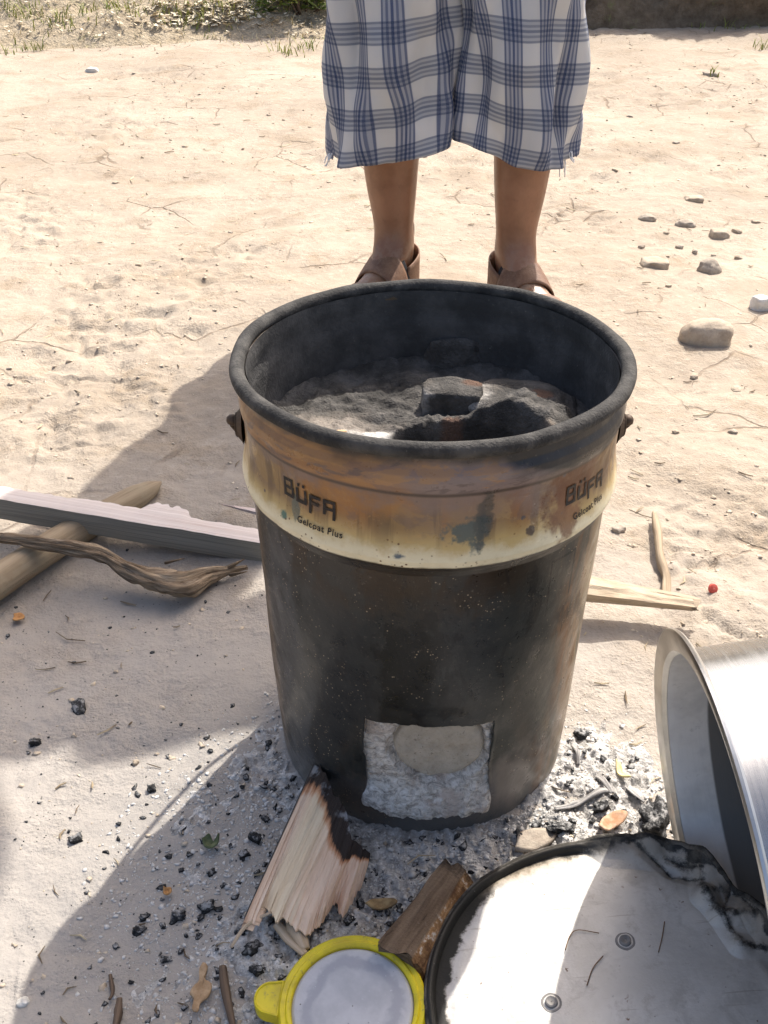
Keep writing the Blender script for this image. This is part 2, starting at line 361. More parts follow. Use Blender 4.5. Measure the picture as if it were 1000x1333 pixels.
M_drum = mat_drum()
def mat_soot(name='soot', a=(.012, .0118, .0115), b=(.040, .038, .036), sc=40):
    k = NT(name); p = k.pos
    n = k.noise(p, sc, 5, .65); n2 = k.noise(p, sc*8, 3, .7)
    col = k.mx(k.sst(n, .35, .7), a, b); col = k.mx(k.mul(k.sst(n2, .66, .76), .6), col, (.22, .2, .17))
    return k.fin(col, k.add(.8, k.mul(k.sub(n, .5), .4)), normal=k.bump(k.add(n, k.mul(n2, .6)), .6, .0022), spec=.2)
M_soot = mat_soot()

# body shell with the firebox opening cut out
DOOR_U, DOOR_Z0, DOOR_Z1 = .40, .030, .1312
th = np.concatenate([np.linspace(-PI, -.6, 190)[:-1], np.linspace(-.6, .6, 260)[:-1], np.linspace(.6, PI, 190)])
zs = np.concatenate([np.linspace(-.008, .285, 110), [p[1] for p in DRUM_PROFILE[6:]]])
zs = np.unique(np.concatenate([zs, np.linspace(.285, .388, 60)]))
th = np.unique(np.concatenate([th, [-DOOR_U, DOOR_U]])); zs = np.unique(np.concatenate([zs, [DOOR_Z0, DOOR_Z1]]))
TH, ZZ = np.meshgrid(th, zs)
RR = drum_r(ZZ)
dent = .0011*fbm(np.cos(TH)*2.2, np.sin(TH)*2.2, ZZ*9, s=71, o=3)
dd_ = np.maximum(np.abs(TH)/.42, np.abs(ZZ-.085)/.062)
dent = dent - .0025*np.exp(-np.clip(dd_-1, 0, 9)/.12)*(.3+vnoise(TH*6, ZZ*30, s=73))
RR = RR + dent
BV = np.stack([RR*np.sin(TH), -RR*np.cos(TH), ZZ], -1)      # theta 0 faces the camera, positive to the right
tc_, zc_ = (TH[:-1, :-1]+TH[1:, 1:])/2, (ZZ[:-1, :-1]+ZZ[1:, 1:])/2
cell = (np.abs(tc_) < DOOR_U) & (zc_ > DOOR_Z0) & (zc_ < DOOR_Z1)
fall = np.exp(-np.clip(dd_-1, 0, 9)/.10)
THw = TH + fall*(.016*vnoise(ZZ*55, TH*2, s=75)+.006*vnoise(ZZ*200, TH*2, s=77)); ZZw = ZZ + fall*(.0022*vnoise(TH*9, ZZ*4, s=76)+.0009*vnoise(TH*40, ZZ*4, s=78) - .0045*TH*(ZZ > .08))
BV = np.stack([RR*np.sin(THw), -RR*np.cos(THw), ZZw], -1)
uvd = np.stack([TH*.1455, ZZ], -1).reshape(-1, 2)
faces = [f for f in grid_faces(len(th), len(zs), skip=cell)]
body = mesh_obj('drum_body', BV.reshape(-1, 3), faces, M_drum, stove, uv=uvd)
md = body.modifiers.new('thick', 'SOLIDIFY'); md.thickness = .0022; md.offset = -1

def torus_bm(R, r, z, nu=160, nv=14, squash=1.0, jit=.0, seed=0):
    V = []
    for j in range(nu):
        a = 2*PI*j/nu
        rr = R + jit*float(vnoise(math.cos(a)*3, math.sin(a)*3, s=seed)); zz = z + jit*.8*float(vnoise(math.cos(a)*4+9, math.sin(a)*4, s=seed+1))
        for i in range(nv):
            b = 2*PI*i/nv
            V.append(((rr+r*math.cos(b))*math.sin(a), -(rr+r*math.cos(b))*math.cos(a), zz+r*squash*math.sin(b)))
    F = [(j*nv+i, ((j+1) % nu)*nv+i, ((j+1) % nu)*nv+(i+1) % nv, j*nv+(i+1) % nv) for j in range(nu) for i in range(nv)]
    return V, F
V, F = torus_bm(.1492, .0058, .3915, jit=.0012, seed=5)
mesh_obj('rim', V, F, mat_soot('sooty_rim', (.030, .0285, .0265), (.085, .08, .072), 55), stove)

# clay lining inside: one sculpted surface with the fire hole, from the wall down
def lin_h(x, y):                                           # x right, y away from the camera, relative to the axis; height of the top of the lining
    x = np.asarray(x, float); y = np.asarray(y, float)
    h = .318 + .004*fbm(x*22, y*22, s=81, o=4)
    h = h + .014*sstep(.0, -.08, x)*sstep(.06, -.06, y)
    h = h + .022*sstep(.02, .075, x-.25*y)*sstep(-.06, .0, y)*sstep(.115, .07, np.hypot(x-.03, y))            # rise on the right
    h = h + .012*np.exp(-((x-.05)**2+(y+.085)**2)/.0012)
    d = np.hypot((x-.024)/1.18, y+.045) + .006*vnoise(x*45, y*45, s=83)
    h = h + .009*np.exp(-((d-.062)/.013)**2)*sstep(-.09, -.02, y)                                                     # raised lip round the hole
    hole = sstep(.058, .045, d)
    notch = sstep(.012, .006, np.abs(x-.020))*sstep(.028, .012, y)*0
    h = h + .0022*fbm(x*120, y*120, s=85, o=3)*(1-hole)
    return h - .17*hole
nr, nt = 120, 260
rr_ = np.linspace(0, 1, nr)**.9*.1435; tt_ = np.linspace(0, 2*PI, nt, endpoint=False)
RRR, TTT = np.meshgrid(rr_, tt_, indexing='ij')
LX, LY = RRR*np.sin(TTT), -RRR*np.cos(TTT)
LZ = lin_h(LX, LY) + .006*sstep(.125, .1435, RRR)
def mat_lining():
    k = NT('sooted_clay'); p = k.obj
    n = k.noise(p, 30, 5, .65); n2 = k.noise(p, 130, 4, .7); n3 = k.noise(p, 420, 3, .7)
    col = k.mx(k.sst(n, .35, .7), (.050, .047, .043), (.145, .135, .122))
    c = k.xyz(p); x, y = c[0], c[1]
    def blob(x0, y0, rx, ry):
        d = k.math('SQRT', k.add(k.math('POWER', k.math('ABSOLUTE', k.mul(k.sub(x, x0), 1/rx)), 2.0), k.math('POWER', k.math('ABSOLUTE', k.mul(k.sub(y, y0), 1/ry)), 2.0)))
        return k.sst(k.add(d, k.add(k.mul(k.sub(n, .5), 1.1), k.mul(k.sub(n2, .5), .8))), 1.35, .5)
    brown = k.mx(n2, (.17, .145, .12), (.36, .315, .265))
    col = k.mx(k.mul(blob(-.085, -.01, .055, .05), .9), col, brown)
    col = k.mx(k.mul(blob(-.048, -.026, .026, .026), .95), col, k.mx(n2, (.35, .33, .30), (.78, .76, .72)))
    col = k.mx(k.mul(blob(.083, -.035, .022, .018), .6), col, (.34, .27, .2))
    col = k.mx(k.mul(blob(.018, .008, .010, .008), .7), col, (.16, .09, .06))
    col = k.mx(k.mul(k.sst(n3, .62, .74), .35), col, (.3, .28, .25))
    return k.fin(col, .92, normal=k.bump(k.add(n2, k.mul(n3, .7)), .9, .004), spec=.2)
M_lin = mat_lining()
lin = mesh_obj('clay_lining', np.stack([LX, LY, LZ], -1).reshape(-1, 3), grid_faces(nt, nr, wrap=True), M_lin, stove)
# inner wall seen above the lining (soot on the steel's inside)
zi = np.linspace(.295, .3895, 14); ti = np.linspace(0, 2*PI, 128, endpoint=False)
TI, ZI = np.meshgrid(ti, zi); RI = np.full_like(TI, .1428) + .0006*vnoise(TI*3, ZI*60, s=88) + .0022*np.exp(-((ZI-.367)/.004)**2)
wall_in = mesh_obj('inner_wall', np.stack([RI*np.sin(TI), -RI*np.cos(TI), ZI], -1).reshape(-1, 3), grid_faces(len(ti), len(zi), wrap=True), mat_soot('inner_soot', (.050, .049, .047), (.095, .091, .086), 30), stove)

def lump(name, size, seed, mat, parent=None, loc=(0, 0, 0), rot=(0, 0, 0), sub=3, amp=.25, freq=2.0, box=0.0, mesh=None):
    """irregular rounded or blocky lump"""
    if mesh is None:
        bm = bmesh.new()
        if box > 0:
            bmesh.ops.create_cube(bm, size=2.0); bmesh.ops.subdivide_edges(bm, edges=bm.edges[:], cuts=2**sub, use_grid_fill=True)
        else: bmesh.ops.create_icosphere(bm, subdivisions=sub, radius=1.0)
        P = np.array([v.co[:] for v in bm.verts])
        if box > 0:
            L = np.linalg.norm(P, axis=1, keepdims=True); q = np.sign(P)*np.abs(P); P = P*(box) + (P/L*1.15)*(1-box)
        n = fbm(P[:, 0]*freq*.5+seed, P[:, 1]*freq*.5, P[:, 2]*freq*.5, s=seed, o=4)[:, None]
        P = P*(1+amp*n)*np.array(size)/2
        for v, q in zip(bm.verts, P): v.co = q
        mesh = bpy.data.meshes.new(name); bm.to_mesh(mesh); bm.free()
        mesh.polygons.foreach_set('use_smooth', [True]*len(mesh.polygons))
        mesh.materials.append(mat)
    o = bpy.data.objects.new(name, mesh); C.objects.link(o)
    if parent: o.parent = parent
    o.location = tuple(map(float, loc)); o.rotation_euler = rot
    return o
# pot rests on the lining
lump('pot_rest', (.050, .032, .040), 3, M_lin, stove, (.022, .057, .318), (0.05, 0, -.10), box=.80, amp=.07, sub=3)
lump('pot_rest', (.048, .010, .040), 9, M_lin, stove, (.026, .137, .326), (0, 0, -.1), box=.35, amp=.12, sub=3)
lump('pot_rest', (.085, .070, .030), 13, M_lin, stove, (.078, .050, .319), (0, -.1, -.6), box=.25, amp=.14, sub=3)
lump('wood_scrap', (.018, .005, .004), 5, (lambda k: k.fin((.52, .36, .2), .8))(NT('scrap_wood')), stove, (-.074, -.018, .333), (0, 0, .35), sub=2, amp=.3)

# side ears and wire bail
M_iron = (lambda k: k.fin(k.mx(k.noise(k.pos, 70, 4, .6), (.035, .028, .022), (.13, .085, .055)), .6, metal=.3, normal=k.bump(k.noise(k.pos, 200, 3), .3, .001)))(NT('rusty_iron'))
def ear(sx):
    bm = bmesh.new()
    r = bmesh.ops.create_cone(bm, cap_ends=True, segments=24, radius1=.0130, radius2=.0080, depth=.005)
    for v in bm.verts: v.co = Vector((sx*(v.co.z+.003), v.co.x*1.0, v.co.y*1.15))
    bmesh.ops.bevel(bm, geom=bm.edges[:], offset=.0008, segments=2, affect='EDGES')
    bm.normal_update(); bmesh.ops.recalc_face_normals(bm, faces=bm.faces[:])
    me = bpy.data.meshes.new('handle_ear'); bm.to_mesh(me); bm.free(); me.materials.append(M_iron)
    o = bpy.data.objects.new('handle_ear', me); C.objects.link(o); o.parent = stove; o.location = (sx*.1475, -.012, .3375)
    me2 = lump('rivet', (.010, .010, .009), 2, M_iron, o, (sx*.0085, 0, .004), sub=2, amp=.1)
    return o
ear(-1); ear(1)
def tube(name, pts, radii, mat, parent=None, n=10, rough=0.0, seed=0, cap=True, flat=1.0, freq=40, tag_uv=False, smooth=True, kpow=None):
    """swept tube with per-point radius and surface noise, UV = (round, along)"""
    P = np.asarray(pts, float); m = len(P); radii = np.broadcast_to(np.asarray(radii, float), (m,))
    T = np.gradient(P, axis=0); T /= np.linalg.norm(T, axis=1, keepdims=True)+1e-12
    up = np.array([0, 0, 1.0])
    if abs(T[m//2] @ up) > .9: up = np.array([0, 1.0, 0])
    V = []; UV = []; s = 0
    for j in range(m):
        a = np.cross(T[j], up); a /= np.linalg.norm(a)+1e-9; b = np.cross(a, T[j])
        if j: s += np.linalg.norm(P[j]-P[j-1])
        for i in range(n):
            t = 2*PI*i/n; r = radii[j]
            d = a*math.cos(t)+b*math.sin(t)*flat
            if rough: r = r*(1+rough*float(fbm(d[0]*1.4+seed, d[1]*1.4+d[2], s*freq*.35, s=seed, o=3)))
            V.append(P[j]+d*r); UV.append((i/n, s))
    F = [(j*n+i, j*n+(i+1) % n, (j+1)*n+(i+1) % n, (j+1)*n+i) for j in range(m-1) for i in range(n)]
    if cap: F += [tuple(range(n-1, -1, -1)), tuple((m-1)*n+i for i in range(n))]
    return mesh_obj(name, V, F, mat, parent, uv=UV, smooth=smooth)
def spline(pts, m=40):
    P = np.asarray(pts, float); k = np.concatenate([[0], np.cumsum(np.linalg.norm(np.diff(P, axis=0), axis=1))])
    t = np.linspace(0, k[-1], m); Pm = np.vstack([2*P[0]-P[1], P, 2*P[-1]-P[-2]])
    out = []
    for q in t:
        i = min(max(np.searchsorted(k, q)-1, 0), len(P)-2); f = (q-k[i])/(k[i+1]-k[i])
        p0, p1, p2, p3 = Pm[i:i+4]
        out.append(.5*((2*p1)+(-p0+p2)*f+(2*p0-5*p1+4*p2-p3)*f*f+(-p0+3*p1-3*p2+p3)*f**3))
    return np.array(out)
a_ = np.linspace(0, PI, 60)
tube('wire_bail', np.stack([-.1565*np.cos(a_), -.012+.178*np.sin(a_), .3375-.15*np.sin(a_)], -1), .0022, M_iron, stove, n=8)

# lettering printed round the band
M_print = (lambda k: k.fin(k.mx(k.sst(k.noise(k.pos, 260, 4, .7), .5, .72), (.014, .012, .012), (.07, .045, .028)), .5, spec=.3))(NT('black_print'))
def wrap_pts(P2, th0, z0):
    out = []
    for x, y in P2:
        z = z0+y; r = float(drum_r(z))+.0007; t = th0+x/r
        out.append((r*math.sin(t), -r*math.cos(t), z))
    return out
def stroke_rects(name, rects, th0, z0):
    V, F = [], []
    for (x0, y0, x1, y1) in rects:
        nx = max(2, int((x1-x0)/.0012)+1); ny = max(2, int((y1-y0)/.0012)+1); o = len(V)
        V += wrap_pts([(x0+(x1-x0)*i/(nx-1), y0+(y1-y0)*j/(ny-1)) for j in range(ny) for i in range(nx)], th0, z0)
        F += grid_faces(nx, ny, off=o)
    return mesh_obj(name, V, F, M_print, stove, smooth=True)
def letters(th0, z0, k=1.0, name='printed_name'):
    t = .0027*k; W = .0115*k; H = .0165*k; s = .0138*k; R = []
    x = 0; y = 0                                           # B
    R += [(x, y, x+t, y+H), (x+t, y, x+W, y+t), (x+t, y+(H-t)/2, x+W, y+(H+t)/2), (x+t, y+H-t, x+W*.92, y+H), (x+W-t, y+t, x+W, y+(H-t)/2), (x+W*.92-t, y+(H+t)/2, x+W*.92, y+H-t)]
    x += s; y = -.0005                                     # U with two dots
    R += [(x, y, x+t, y+H*.76), (x+t, y, x+W-t, y+t), (x+W-t, y, x+W, y+H*.76), (x+W*.16, y+H*.87, x+W*.38, y+H*1.03), (x+W*.62, y+H*.87, x+W*.84, y+H*1.03)]
    x += s; y = -.0055*k                                   # F, dropped below the line
    R += [(x, y, x+t, y+H), (x+t, y+H-t, x+W*.95, y+H), (x+t, y+H*.48, x+W*.85, y+H*.48+t*.9)]
    x += s*.97; y = -.0018*k                               # A, square shouldered
    HA = H*.80
    R += [(x, y, x+t, y+HA), (x+t, y+HA-t, x+W, y+HA), (x+W-t, y-.0030*k, x+W, y+HA-t), (x+t, y+HA*.32, x+W-t, y+HA*.32+t*.85)]
    cx = (x+W)/2
    return stroke_rects(name, [(a-cx, b, c-cx, d) for a, b, c, d in R], th0, z0)
letters(-.655, .3290, .92); letters(.835, .3275, .92)
def small_print(text, th0, z0, size):
    cu = bpy.data.curves.new('t', 'FONT'); cu.body = text; cu.size = size; cu.align_x = 'CENTER'; cu.space_character = 1.12; cu.resolution_u = 3; cu.offset = .00012
    o = bpy.data.objects.new('t', cu); C.objects.link(o)
    dg = bpy.context.evaluated_depsgraph_get(); me = bpy.data.meshes.new_from_object(o.evaluated_get(dg)); bpy.data.objects.remove(o)
    P = wrap_pts([(v.co.x, v.co.y) for v in me.vertices], th0, z0)
    for v, q in zip(me.vertices, P): v.co = q
    me.materials.clear(); me.materials.append(M_print); me.name = 'printed_line'
    ob = bpy.data.objects.new('printed_line', me); C.objects.link(ob); ob.parent = stove
small_print('Gelcoat Plus', -.585, .3130, .0070); small_print('Gelcoat Plus', .86, .3130, .0070)

# firebox block behind the opening, with a round mouth closed by an earth plug
def mat_block():
    k = NT('ashy_firebrick'); p = k.obj
    n = k.noise(p, 28, 5, .65); n2 = k.noise(k.map(p, scale=(1, 1, 1.6)), 120, 5, .75, .8); n3 = k.noise(p, 400, 3, .7)
    col = k.ramp(n2, [(.28, (.17, .15, .125)), (.42, (.46, .42, .37)), (.52, (.74, .69, .62)), (.66, (.92, .88, .82))])
    col = k.mx(k.mul(k.sst(n, .50, .64), .65), col, (.56, .45, .37))
    col = k.mx(k.mul(k.sst(n3, .58, .7), .4), col, (.2, .19, .18))
    return k.fin(col, .95, normal=k.bump(k.add(n2, k.mul(n3, .8)), .8, .004), spec=.1)
M_block = mat_block()
uu = np.linspace(-.062, .062, 150); vz = np.linspace(.012, .146, 150); UU, VV2 = np.meshgrid(uu, vz)
hx, hz, hr = .0095, .0925, .0415
d_ = np.hypot(UU-hx, VV2-hz)+.0025*vnoise(UU*90, VV2*90, s=91)
holem = sstep(hr+.002, hr-.004, d_)
YY = -np.sqrt(np.maximum(.1365**2-(UU*.8)**2, 0)) + .0105*sstep(.028, .060, VV2) + .0011*fbm(UU*60, VV2*60, s=93, o=4, g=.7) + .0006*fbm(UU*260, VV2*200, s=94, o=2) + .010*holem + .003*sstep(.045, .062, np.abs(UU))
low_edge = .0245 + .0028*vnoise(UU*90, 0, s=95)+.0012*vnoise(UU*300, 0, s=96) + .006*sstep(-.02, -.055, UU)
YY = YY - .0022*np.exp(-((VV2-.028)/.02)**2)*sstep(.060, .052, np.abs(UU)) + .02*sstep(.054, .062, np.abs(UU)) + .03*sstep(low_edge+.0005, low_edge-.0025, VV2)
fb = mesh_obj('firebox_block', np.stack([UU, YY, VV2], -1).reshape(-1, 3), grid_faces(150, 150), M_block, stove)
a2 = np.linspace(0, 2*PI, 72, endpoint=False); r2 = np.linspace(0, 1, 26)
AA, R2 = np.meshgrid(a2, r2); PX, PZ = hx+R2*(hr-.0015)*np.cos(AA), hz+R2*(hr-.0015)*np.sin(AA)
PY = -.1195 + .0012*fbm(PX*70, PZ*70, s=97, o=4) + .010*sstep(.90, 1.0, R2)
def mat_plug():
    k = NT('packed_earth'); p = k.obj; n = k.noise(p, 60, 5, .7); n2 = k.noise(p, 220, 4, .7)
    col = k.ramp(n, [(.3, (.36, .31, .245)), (.5, (.47, .415, .335)), (.7, (.56, .50, .41))])
    col = k.mx(k.mul(k.sst(n2, .6, .72), .7), col, (.07, .06, .05))
    return k.fin(col, .95, normal=k.bump(k.add(n, k.mul(n2, .7)), .8, .003), spec=.1)
mesh_obj('mouth_plug', np.stack([PX, PY, PZ], -1).reshape(-1, 3), grid_faces(72, 26, wrap=True), mat_plug(), stove)

# ------------------------------------------------------------------ aluminium pot lying on its side at the right
def mat_alu(name='brushed_aluminium', base=(.37, .368, .36), ax_=0, r0=.27, band=None, metal=1.0):
    k = NT(name); p = k.obj
    c = k.xyz(p); ang = k.math('ARCTAN2', c[1], c[0])
    st = k.noise(k.comb(k.mul(ang, 2.2), k.mul(c[2], 420), 0), 1.0, 4, .7)
    n = k.noise(p, 22, 4, .6); n2 = k.noise(p, 120, 4, .7)
    col = k.mx(k.mul(k.sst(n, .42, .62), .5), base, tuple(q*.65 for q in base))
    col = k.mx(k.mul(k.sst(n2, .6, .75), .3), col, (.30, .29, .27))
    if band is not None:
        zq = k.add(c[2], k.mul(k.sub(n, .5), .002)); col = k.mx(k.sst(zq, band-.0012, band+.0012), (.17, .166, .155), col)  # lit front wall and shaded depth of the pot put into the colour
    rough = k.add(r0, k.add(k.mul(k.sub(st, .5), .25), k.mul(k.sub(n, .5), .2)))
    return k.fin(col, rough, metal=metal, normal=k.bump(k.add(st, k.mul(n2, .3)), .25, .0008))
PK = 1.005                                                 # the pot stands a little sunk in the loose ash
pc = np.array([.223, .446, .147-CAMH])*PK + np.array([0, 0, CAMH]); PR = .150*PK
pn = Vector((-.984, -.016, -.175)).normalized()
pot = empty('cooking_pot', pc, 'large aluminium cooking pot lying on its side with its open mouth facing the stove', 'pot')
pot.rotation_euler = pn.to_track_quat('Z', 'Y').to_euler()     # local +z points out of the mouth
def lathe(name, prof, mat, parent=None, n=128, seed=0, amp=0.0):
    V = []
    for (r, z) in prof:
        for i in range(n):
            a = 2*PI*i/n; rr = r*(1+amp*float(vnoise(math.cos(a)*2+seed, math.sin(a)*2, z*12)))
            V.append((rr*math.cos(a), rr*math.sin(a), z))
    o = mesh_obj(name, V, grid_faces(n, len(prof), wrap=True), mat, parent); smooth_by_angle(o, 35); return o
M_alu = mat_alu()
ri = .133*PK
prof = [(.0005, -.218), (ri-.014, -.218), (ri-.006, -.215), (ri-.001, -.206), (ri+.001, -.15), (ri+.001, -.08), (ri+.001, -.006), (ri+.003, -.002)]
lathe('pot_body', prof, M_alu, pot, amp=.002)
profi = [(ri+.003, -.0022), (ri-.002, -.004), (ri-.0035, -.010), (ri-.0035, -.10), (ri-.0035, -.17), (ri-.010, -.212), (.0005, -.2155)]
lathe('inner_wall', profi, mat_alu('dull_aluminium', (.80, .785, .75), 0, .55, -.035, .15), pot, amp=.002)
proff = [(ri-.002, -.0035), (ri+.001, .0), (PR-.003, .0025), (PR, .0015), (PR+.0004, -.0005), (PR-.001, -.0022), (ri+.003, -.005)]
lathe('rim_flange', proff, mat_alu('worn_rim', (.62, .61, .58), 0, .34), pot)

# ------------------------------------------------------------------ sooty round metal lid lying in front of the pot
LA, LB = .0185, .105                                       # lid plane z = LA + LB x
def at_lid(px, py):
    dx = (px-CX)/FPX; u = -(py-CY)/FPX
    d = np.array([dx, cP+u*sP, -sP+u*cP]); t = (CAMH-LA)/(LB*d[0]-d[2]); return np.array([0, 0, CAMH])+d*t
out_px = [(556, 1290), (562, 1250), (575, 1215), (592, 1185), (620, 1155), (655, 1133), (700, 1115), (750, 1106), (800, 1102), (850, 1106), (888, 1113), (915, 1128), (945, 1158), (975, 1185), (1000, 1217)]
OP = np.array([at_lid(*q) for q in out_px])
tl = math.atan(LB); exv = np.array([math.cos(tl), 0, math.sin(tl)]); nzv = np.array([-math.sin(tl), 0, math.cos(tl)])
o0 = np.array([0, 0, LA]); q2 = np.stack([(OP-o0)@exv, OP[:, 1]], -1)
Afit = np.c_[2*q2, np.ones(len(q2))]; sol = np.linalg.lstsq(Afit, (q2**2).sum(1), rcond=None)[0]
lc = sol[:2]; LR = math.sqrt(sol[2]+lc@lc)
oa = np.arctan2(q2[:, 1]-lc[1], q2[:, 0]-lc[0]); orr = np.hypot(q2[:, 0]-lc[0], q2[:, 1]-lc[1])
oi = np.argsort(oa); oa, orr = oa[oi], orr[oi]
LC = o0+exv*lc[0]+np.array([0, lc[1], 0])
lid = empty('metal_lid', LC, 'round flat metal lid with a crumpled sooty black edge lying on the ash', 'lid')
lid.rotation_euler = (0, -tl, 0)
nT, nR = 420, 150
ta = np.linspace(-PI, PI, nT, endpoint=False); fr = np.concatenate([np.linspace(0, .72, 60), np.linspace(.725, 1, 90)])
Rl = np.interp(ta, np.concatenate([[-PI], [oa[0]-.35], oa, [oa[-1]+.2, PI]]), np.concatenate([[LR, LR], orr, [LR, LR]]))
TA, FR = np.meshgrid(ta, fr); RLg = Rl[None, :]*FR
lx, ly = RLg*np.cos(TA), RLg*np.sin(TA)
crump = sstep(.12, .32, TA)*sstep(1.62, 1.42, TA)           # the bent part of the edge
wb = .035 + .135*crump*(.75+.35*np.abs(np.sin(TA*3.3+.4)))   # width of the turned-up band, as a share of the radius
bq = np.clip((FR-(1-wb))/wb, 0, 1)
lz = .0045*sstep(0, .5, bq)*(1-crump) + crump*(.013*bq**1.3)
def lid_xy(px, py):
    P = at_lid(px, py)-LC; return np.array([P@exv, P[1]])
crease = np.zeros_like(lx)
for (a, b, am, wd_) in (((826, 1106), (874, 1140), -.006, .007), ((874, 1140), (916, 1152), -.005, .007), ((912, 1126), (917, 1172), .010, .011), ((917, 1172), (938, 1196), .009, .010), ((938, 1196), (964, 1234), .007, .010), ((917, 1172), (952, 1158), .007, .008), ((952, 1158), (940, 1194), -.006, .008), ((938, 1196), (988, 1204), .007, .009), ((964, 1234), (1003, 1240), .005, .009), ((950, 1160), (985, 1204), -.006, .009), ((868, 1122), (905, 1136), -.006, .010)):
    A_, B_ = lid_xy(*a), lid_xy(*b); ab = B_-A_; tt3 = np.clip(((lx-A_[0])*ab[0]+(ly-A_[1])*ab[1])/(ab@ab), 0, 1)
    dd3 = np.hypot(lx-A_[0]-tt3*ab[0], ly-A_[1]-tt3*ab[1]); tent = np.clip(1-dd3/wd_, 0, 1); lz = lz + .6*am*tent; crease = np.maximum(crease, np.clip(1-dd3/(wd_*.75), 0, 1)*(.9 if am < 0 else .75))
lz = lz + crump*np.clip(bq*3, 0, 1)*.003*fbm(lx*40, ly*40, s=101, o=2)
lz = lz + .0022*fbm(lx*9, ly*9, s=103, o=3)*(FR**.5) - .004*(1-FR**2)*0 + .0006*np.exp(-((FR-.84)/.03)**2)*(1-crump)
lz = lz + .0018*sstep(.955, .975, FR)*sstep(1.0, .985, FR)*(1-crump)
def mat_lid():
    k = NT('old_tin_plate'); p = k.obj; uv = k.uv; c = k.xyz(uv); fr_, cm = c[0], c[1]    # uv = (share of radius, dark of sooty edge and creases)
    n = k.noise(p, 14, 5, .65); n2 = k.noise(p, 60, 5, .7); n3 = k.noise(p, 300, 4, .7)
    px_ = k.xyz(p)
    col = k.mx(k.sst(n, .35, .68), (.52, .495, .455), (.64, .615, .575))
    col = k.mx(k.mul(k.sst(n2, .54, .72), .5), col, (.33, .29, .24))
    gr_ = k.noise(k.map(p, scale=(1, 1, 1)), 34, 5, .75, .6); col = k.mx(k.mul(k.sst(gr_, .5, .68), .45), col, (.36, .335, .30)); sp = k.vor(p, 120); col = k.mx(k.mul(k.sst(k.noise(p, 150, 3, .6), .67, .71), k.sst(n, .40, .6)), col, (.18, .12, .08))
    sc_ = k.noise(k.map(p, scale=(14, 260, 1), rot=(0, 0, .35)), 1.0, 2, .5); col = k.mx(k.mul(k.sst(sc_, .66, .72), .45), col, (.3, .25, .2))
    sp2 = k.vor(k.map(p, scale=(1, 3, 1), rot=(0, 0, .8)), 60); col = k.mx(k.mul(k.mul(k.sst(sp2, .07, .02), k.sst(n2, .5, .6)), .7), col, (.12, .06, .03))
    e = k.add(fr_, k.add(k.mul(k.sub(n, .5), .14), k.mul(k.sub(n2, .5), .13)))
    left = k.sst(px_[0], .02, -.05)
    rgt = k.mul(k.sst(px_[0], .0, .05), k.sst(px_[1], -.02, .04))
    col = k.mx(k.mul(k.sst(e, .86, .95), k.add(.35, k.mul(left, .6))), col, (.30, .23, .14))
    col = k.mx(k.mul(k.mul(k.sst(e, .91, .955), .95), k.sub(1.0, k.mul(rgt, .75))), col, (.015, .014, .012))
    col = k.mx(k.mul(k.mul(k.sst(e, .70, .85), rgt), .45), col, (.22, .19, .15))
    ly_ = px_[1]
    lb = k.mul(k.mul(left, k.sst(e, .87, .90)), k.sst(ly_, .105, .085))
    col = k.mx(lb, col, (.02, .019, .016))
    cr_ = k.sst(k.add(cm, k.mul(k.sub(k.noise(p, 130, 5, .75), .5), 1.2)), .30, .72)
    col = k.mx(cr_, col, k.mx(k.sst(n2, .4, .7), (.016, .015, .014), (.10, .09, .075)))
    col = k.mx(k.mul(k.sst(n3, .7, .76), .6), col, (.7, .69, .67))
    return k.fin(col, k.add(.42, k.mul(n2, .25)), metal=.25, normal=k.bump(k.add(n2, k.mul(n3, .4)), .35, .0018), spec=.4)
soot_and_crease = np.maximum(crease*.8, crump*sstep(.62, .95, bq+.25*vnoise(lx*60, ly*60, s=105))); uvl = np.stack([FR, soot_and_crease], -1).reshape(-1, 2)  # soot on the bent edge, plus darker lines along the creases
pl = mesh_obj('lid_panel', np.stack([lx, ly, lz], -1).reshape(-1, 3), grid_faces(nT, nR, wrap=True), mat_lid(), lid, uv=uvl)
md = pl.modifiers.new('t', 'SOLIDIFY'); md.thickness = .0016; md.offset = -1
# rolled edge
el = lz[-1]; tube('rolled_edge', np.stack([lx[-1], ly[-1], el], -1)[list(range(nT))+[0]], .0022, mat_soot('edge_soot', (.02, .018, .016), (.16, .145, .125), 60), lid, n=8, rough=.25, seed=3, cap=False)
M_bolt = (lambda k: k.fin(k.mx(k.noise(k.pos, 300, 3), (.16, .15, .14), (.30, .28, .26)), .75, metal=.1))(NT('dull_bolt'))
def lid_local(px, py):
    P = at_lid(px, py)-LC; return np.array([P@exv, P[1], P@nzv])
for (qx, qy) in ((814, 1227), (718, 1307)):
    L0 = lid_local(qx, qy)
    zz = float(lz[np.unravel_index(np.argmin((lx-L0[0])**2+(ly-L0[1])**2), lx.shape)])
    b = lathe('bolt', [(.0078, 0), (.0078, .0012), (.0070, .0018), (.0056, .0016), (.0052, .001), (.0046, .0014), (.0043, .0034), (.0034, .004), (.0024, .0032), (.0005, .003)], M_bolt, lid, n=20, amp=.04, seed=qx)
    b.location = (L0[0], L0[1], zz)

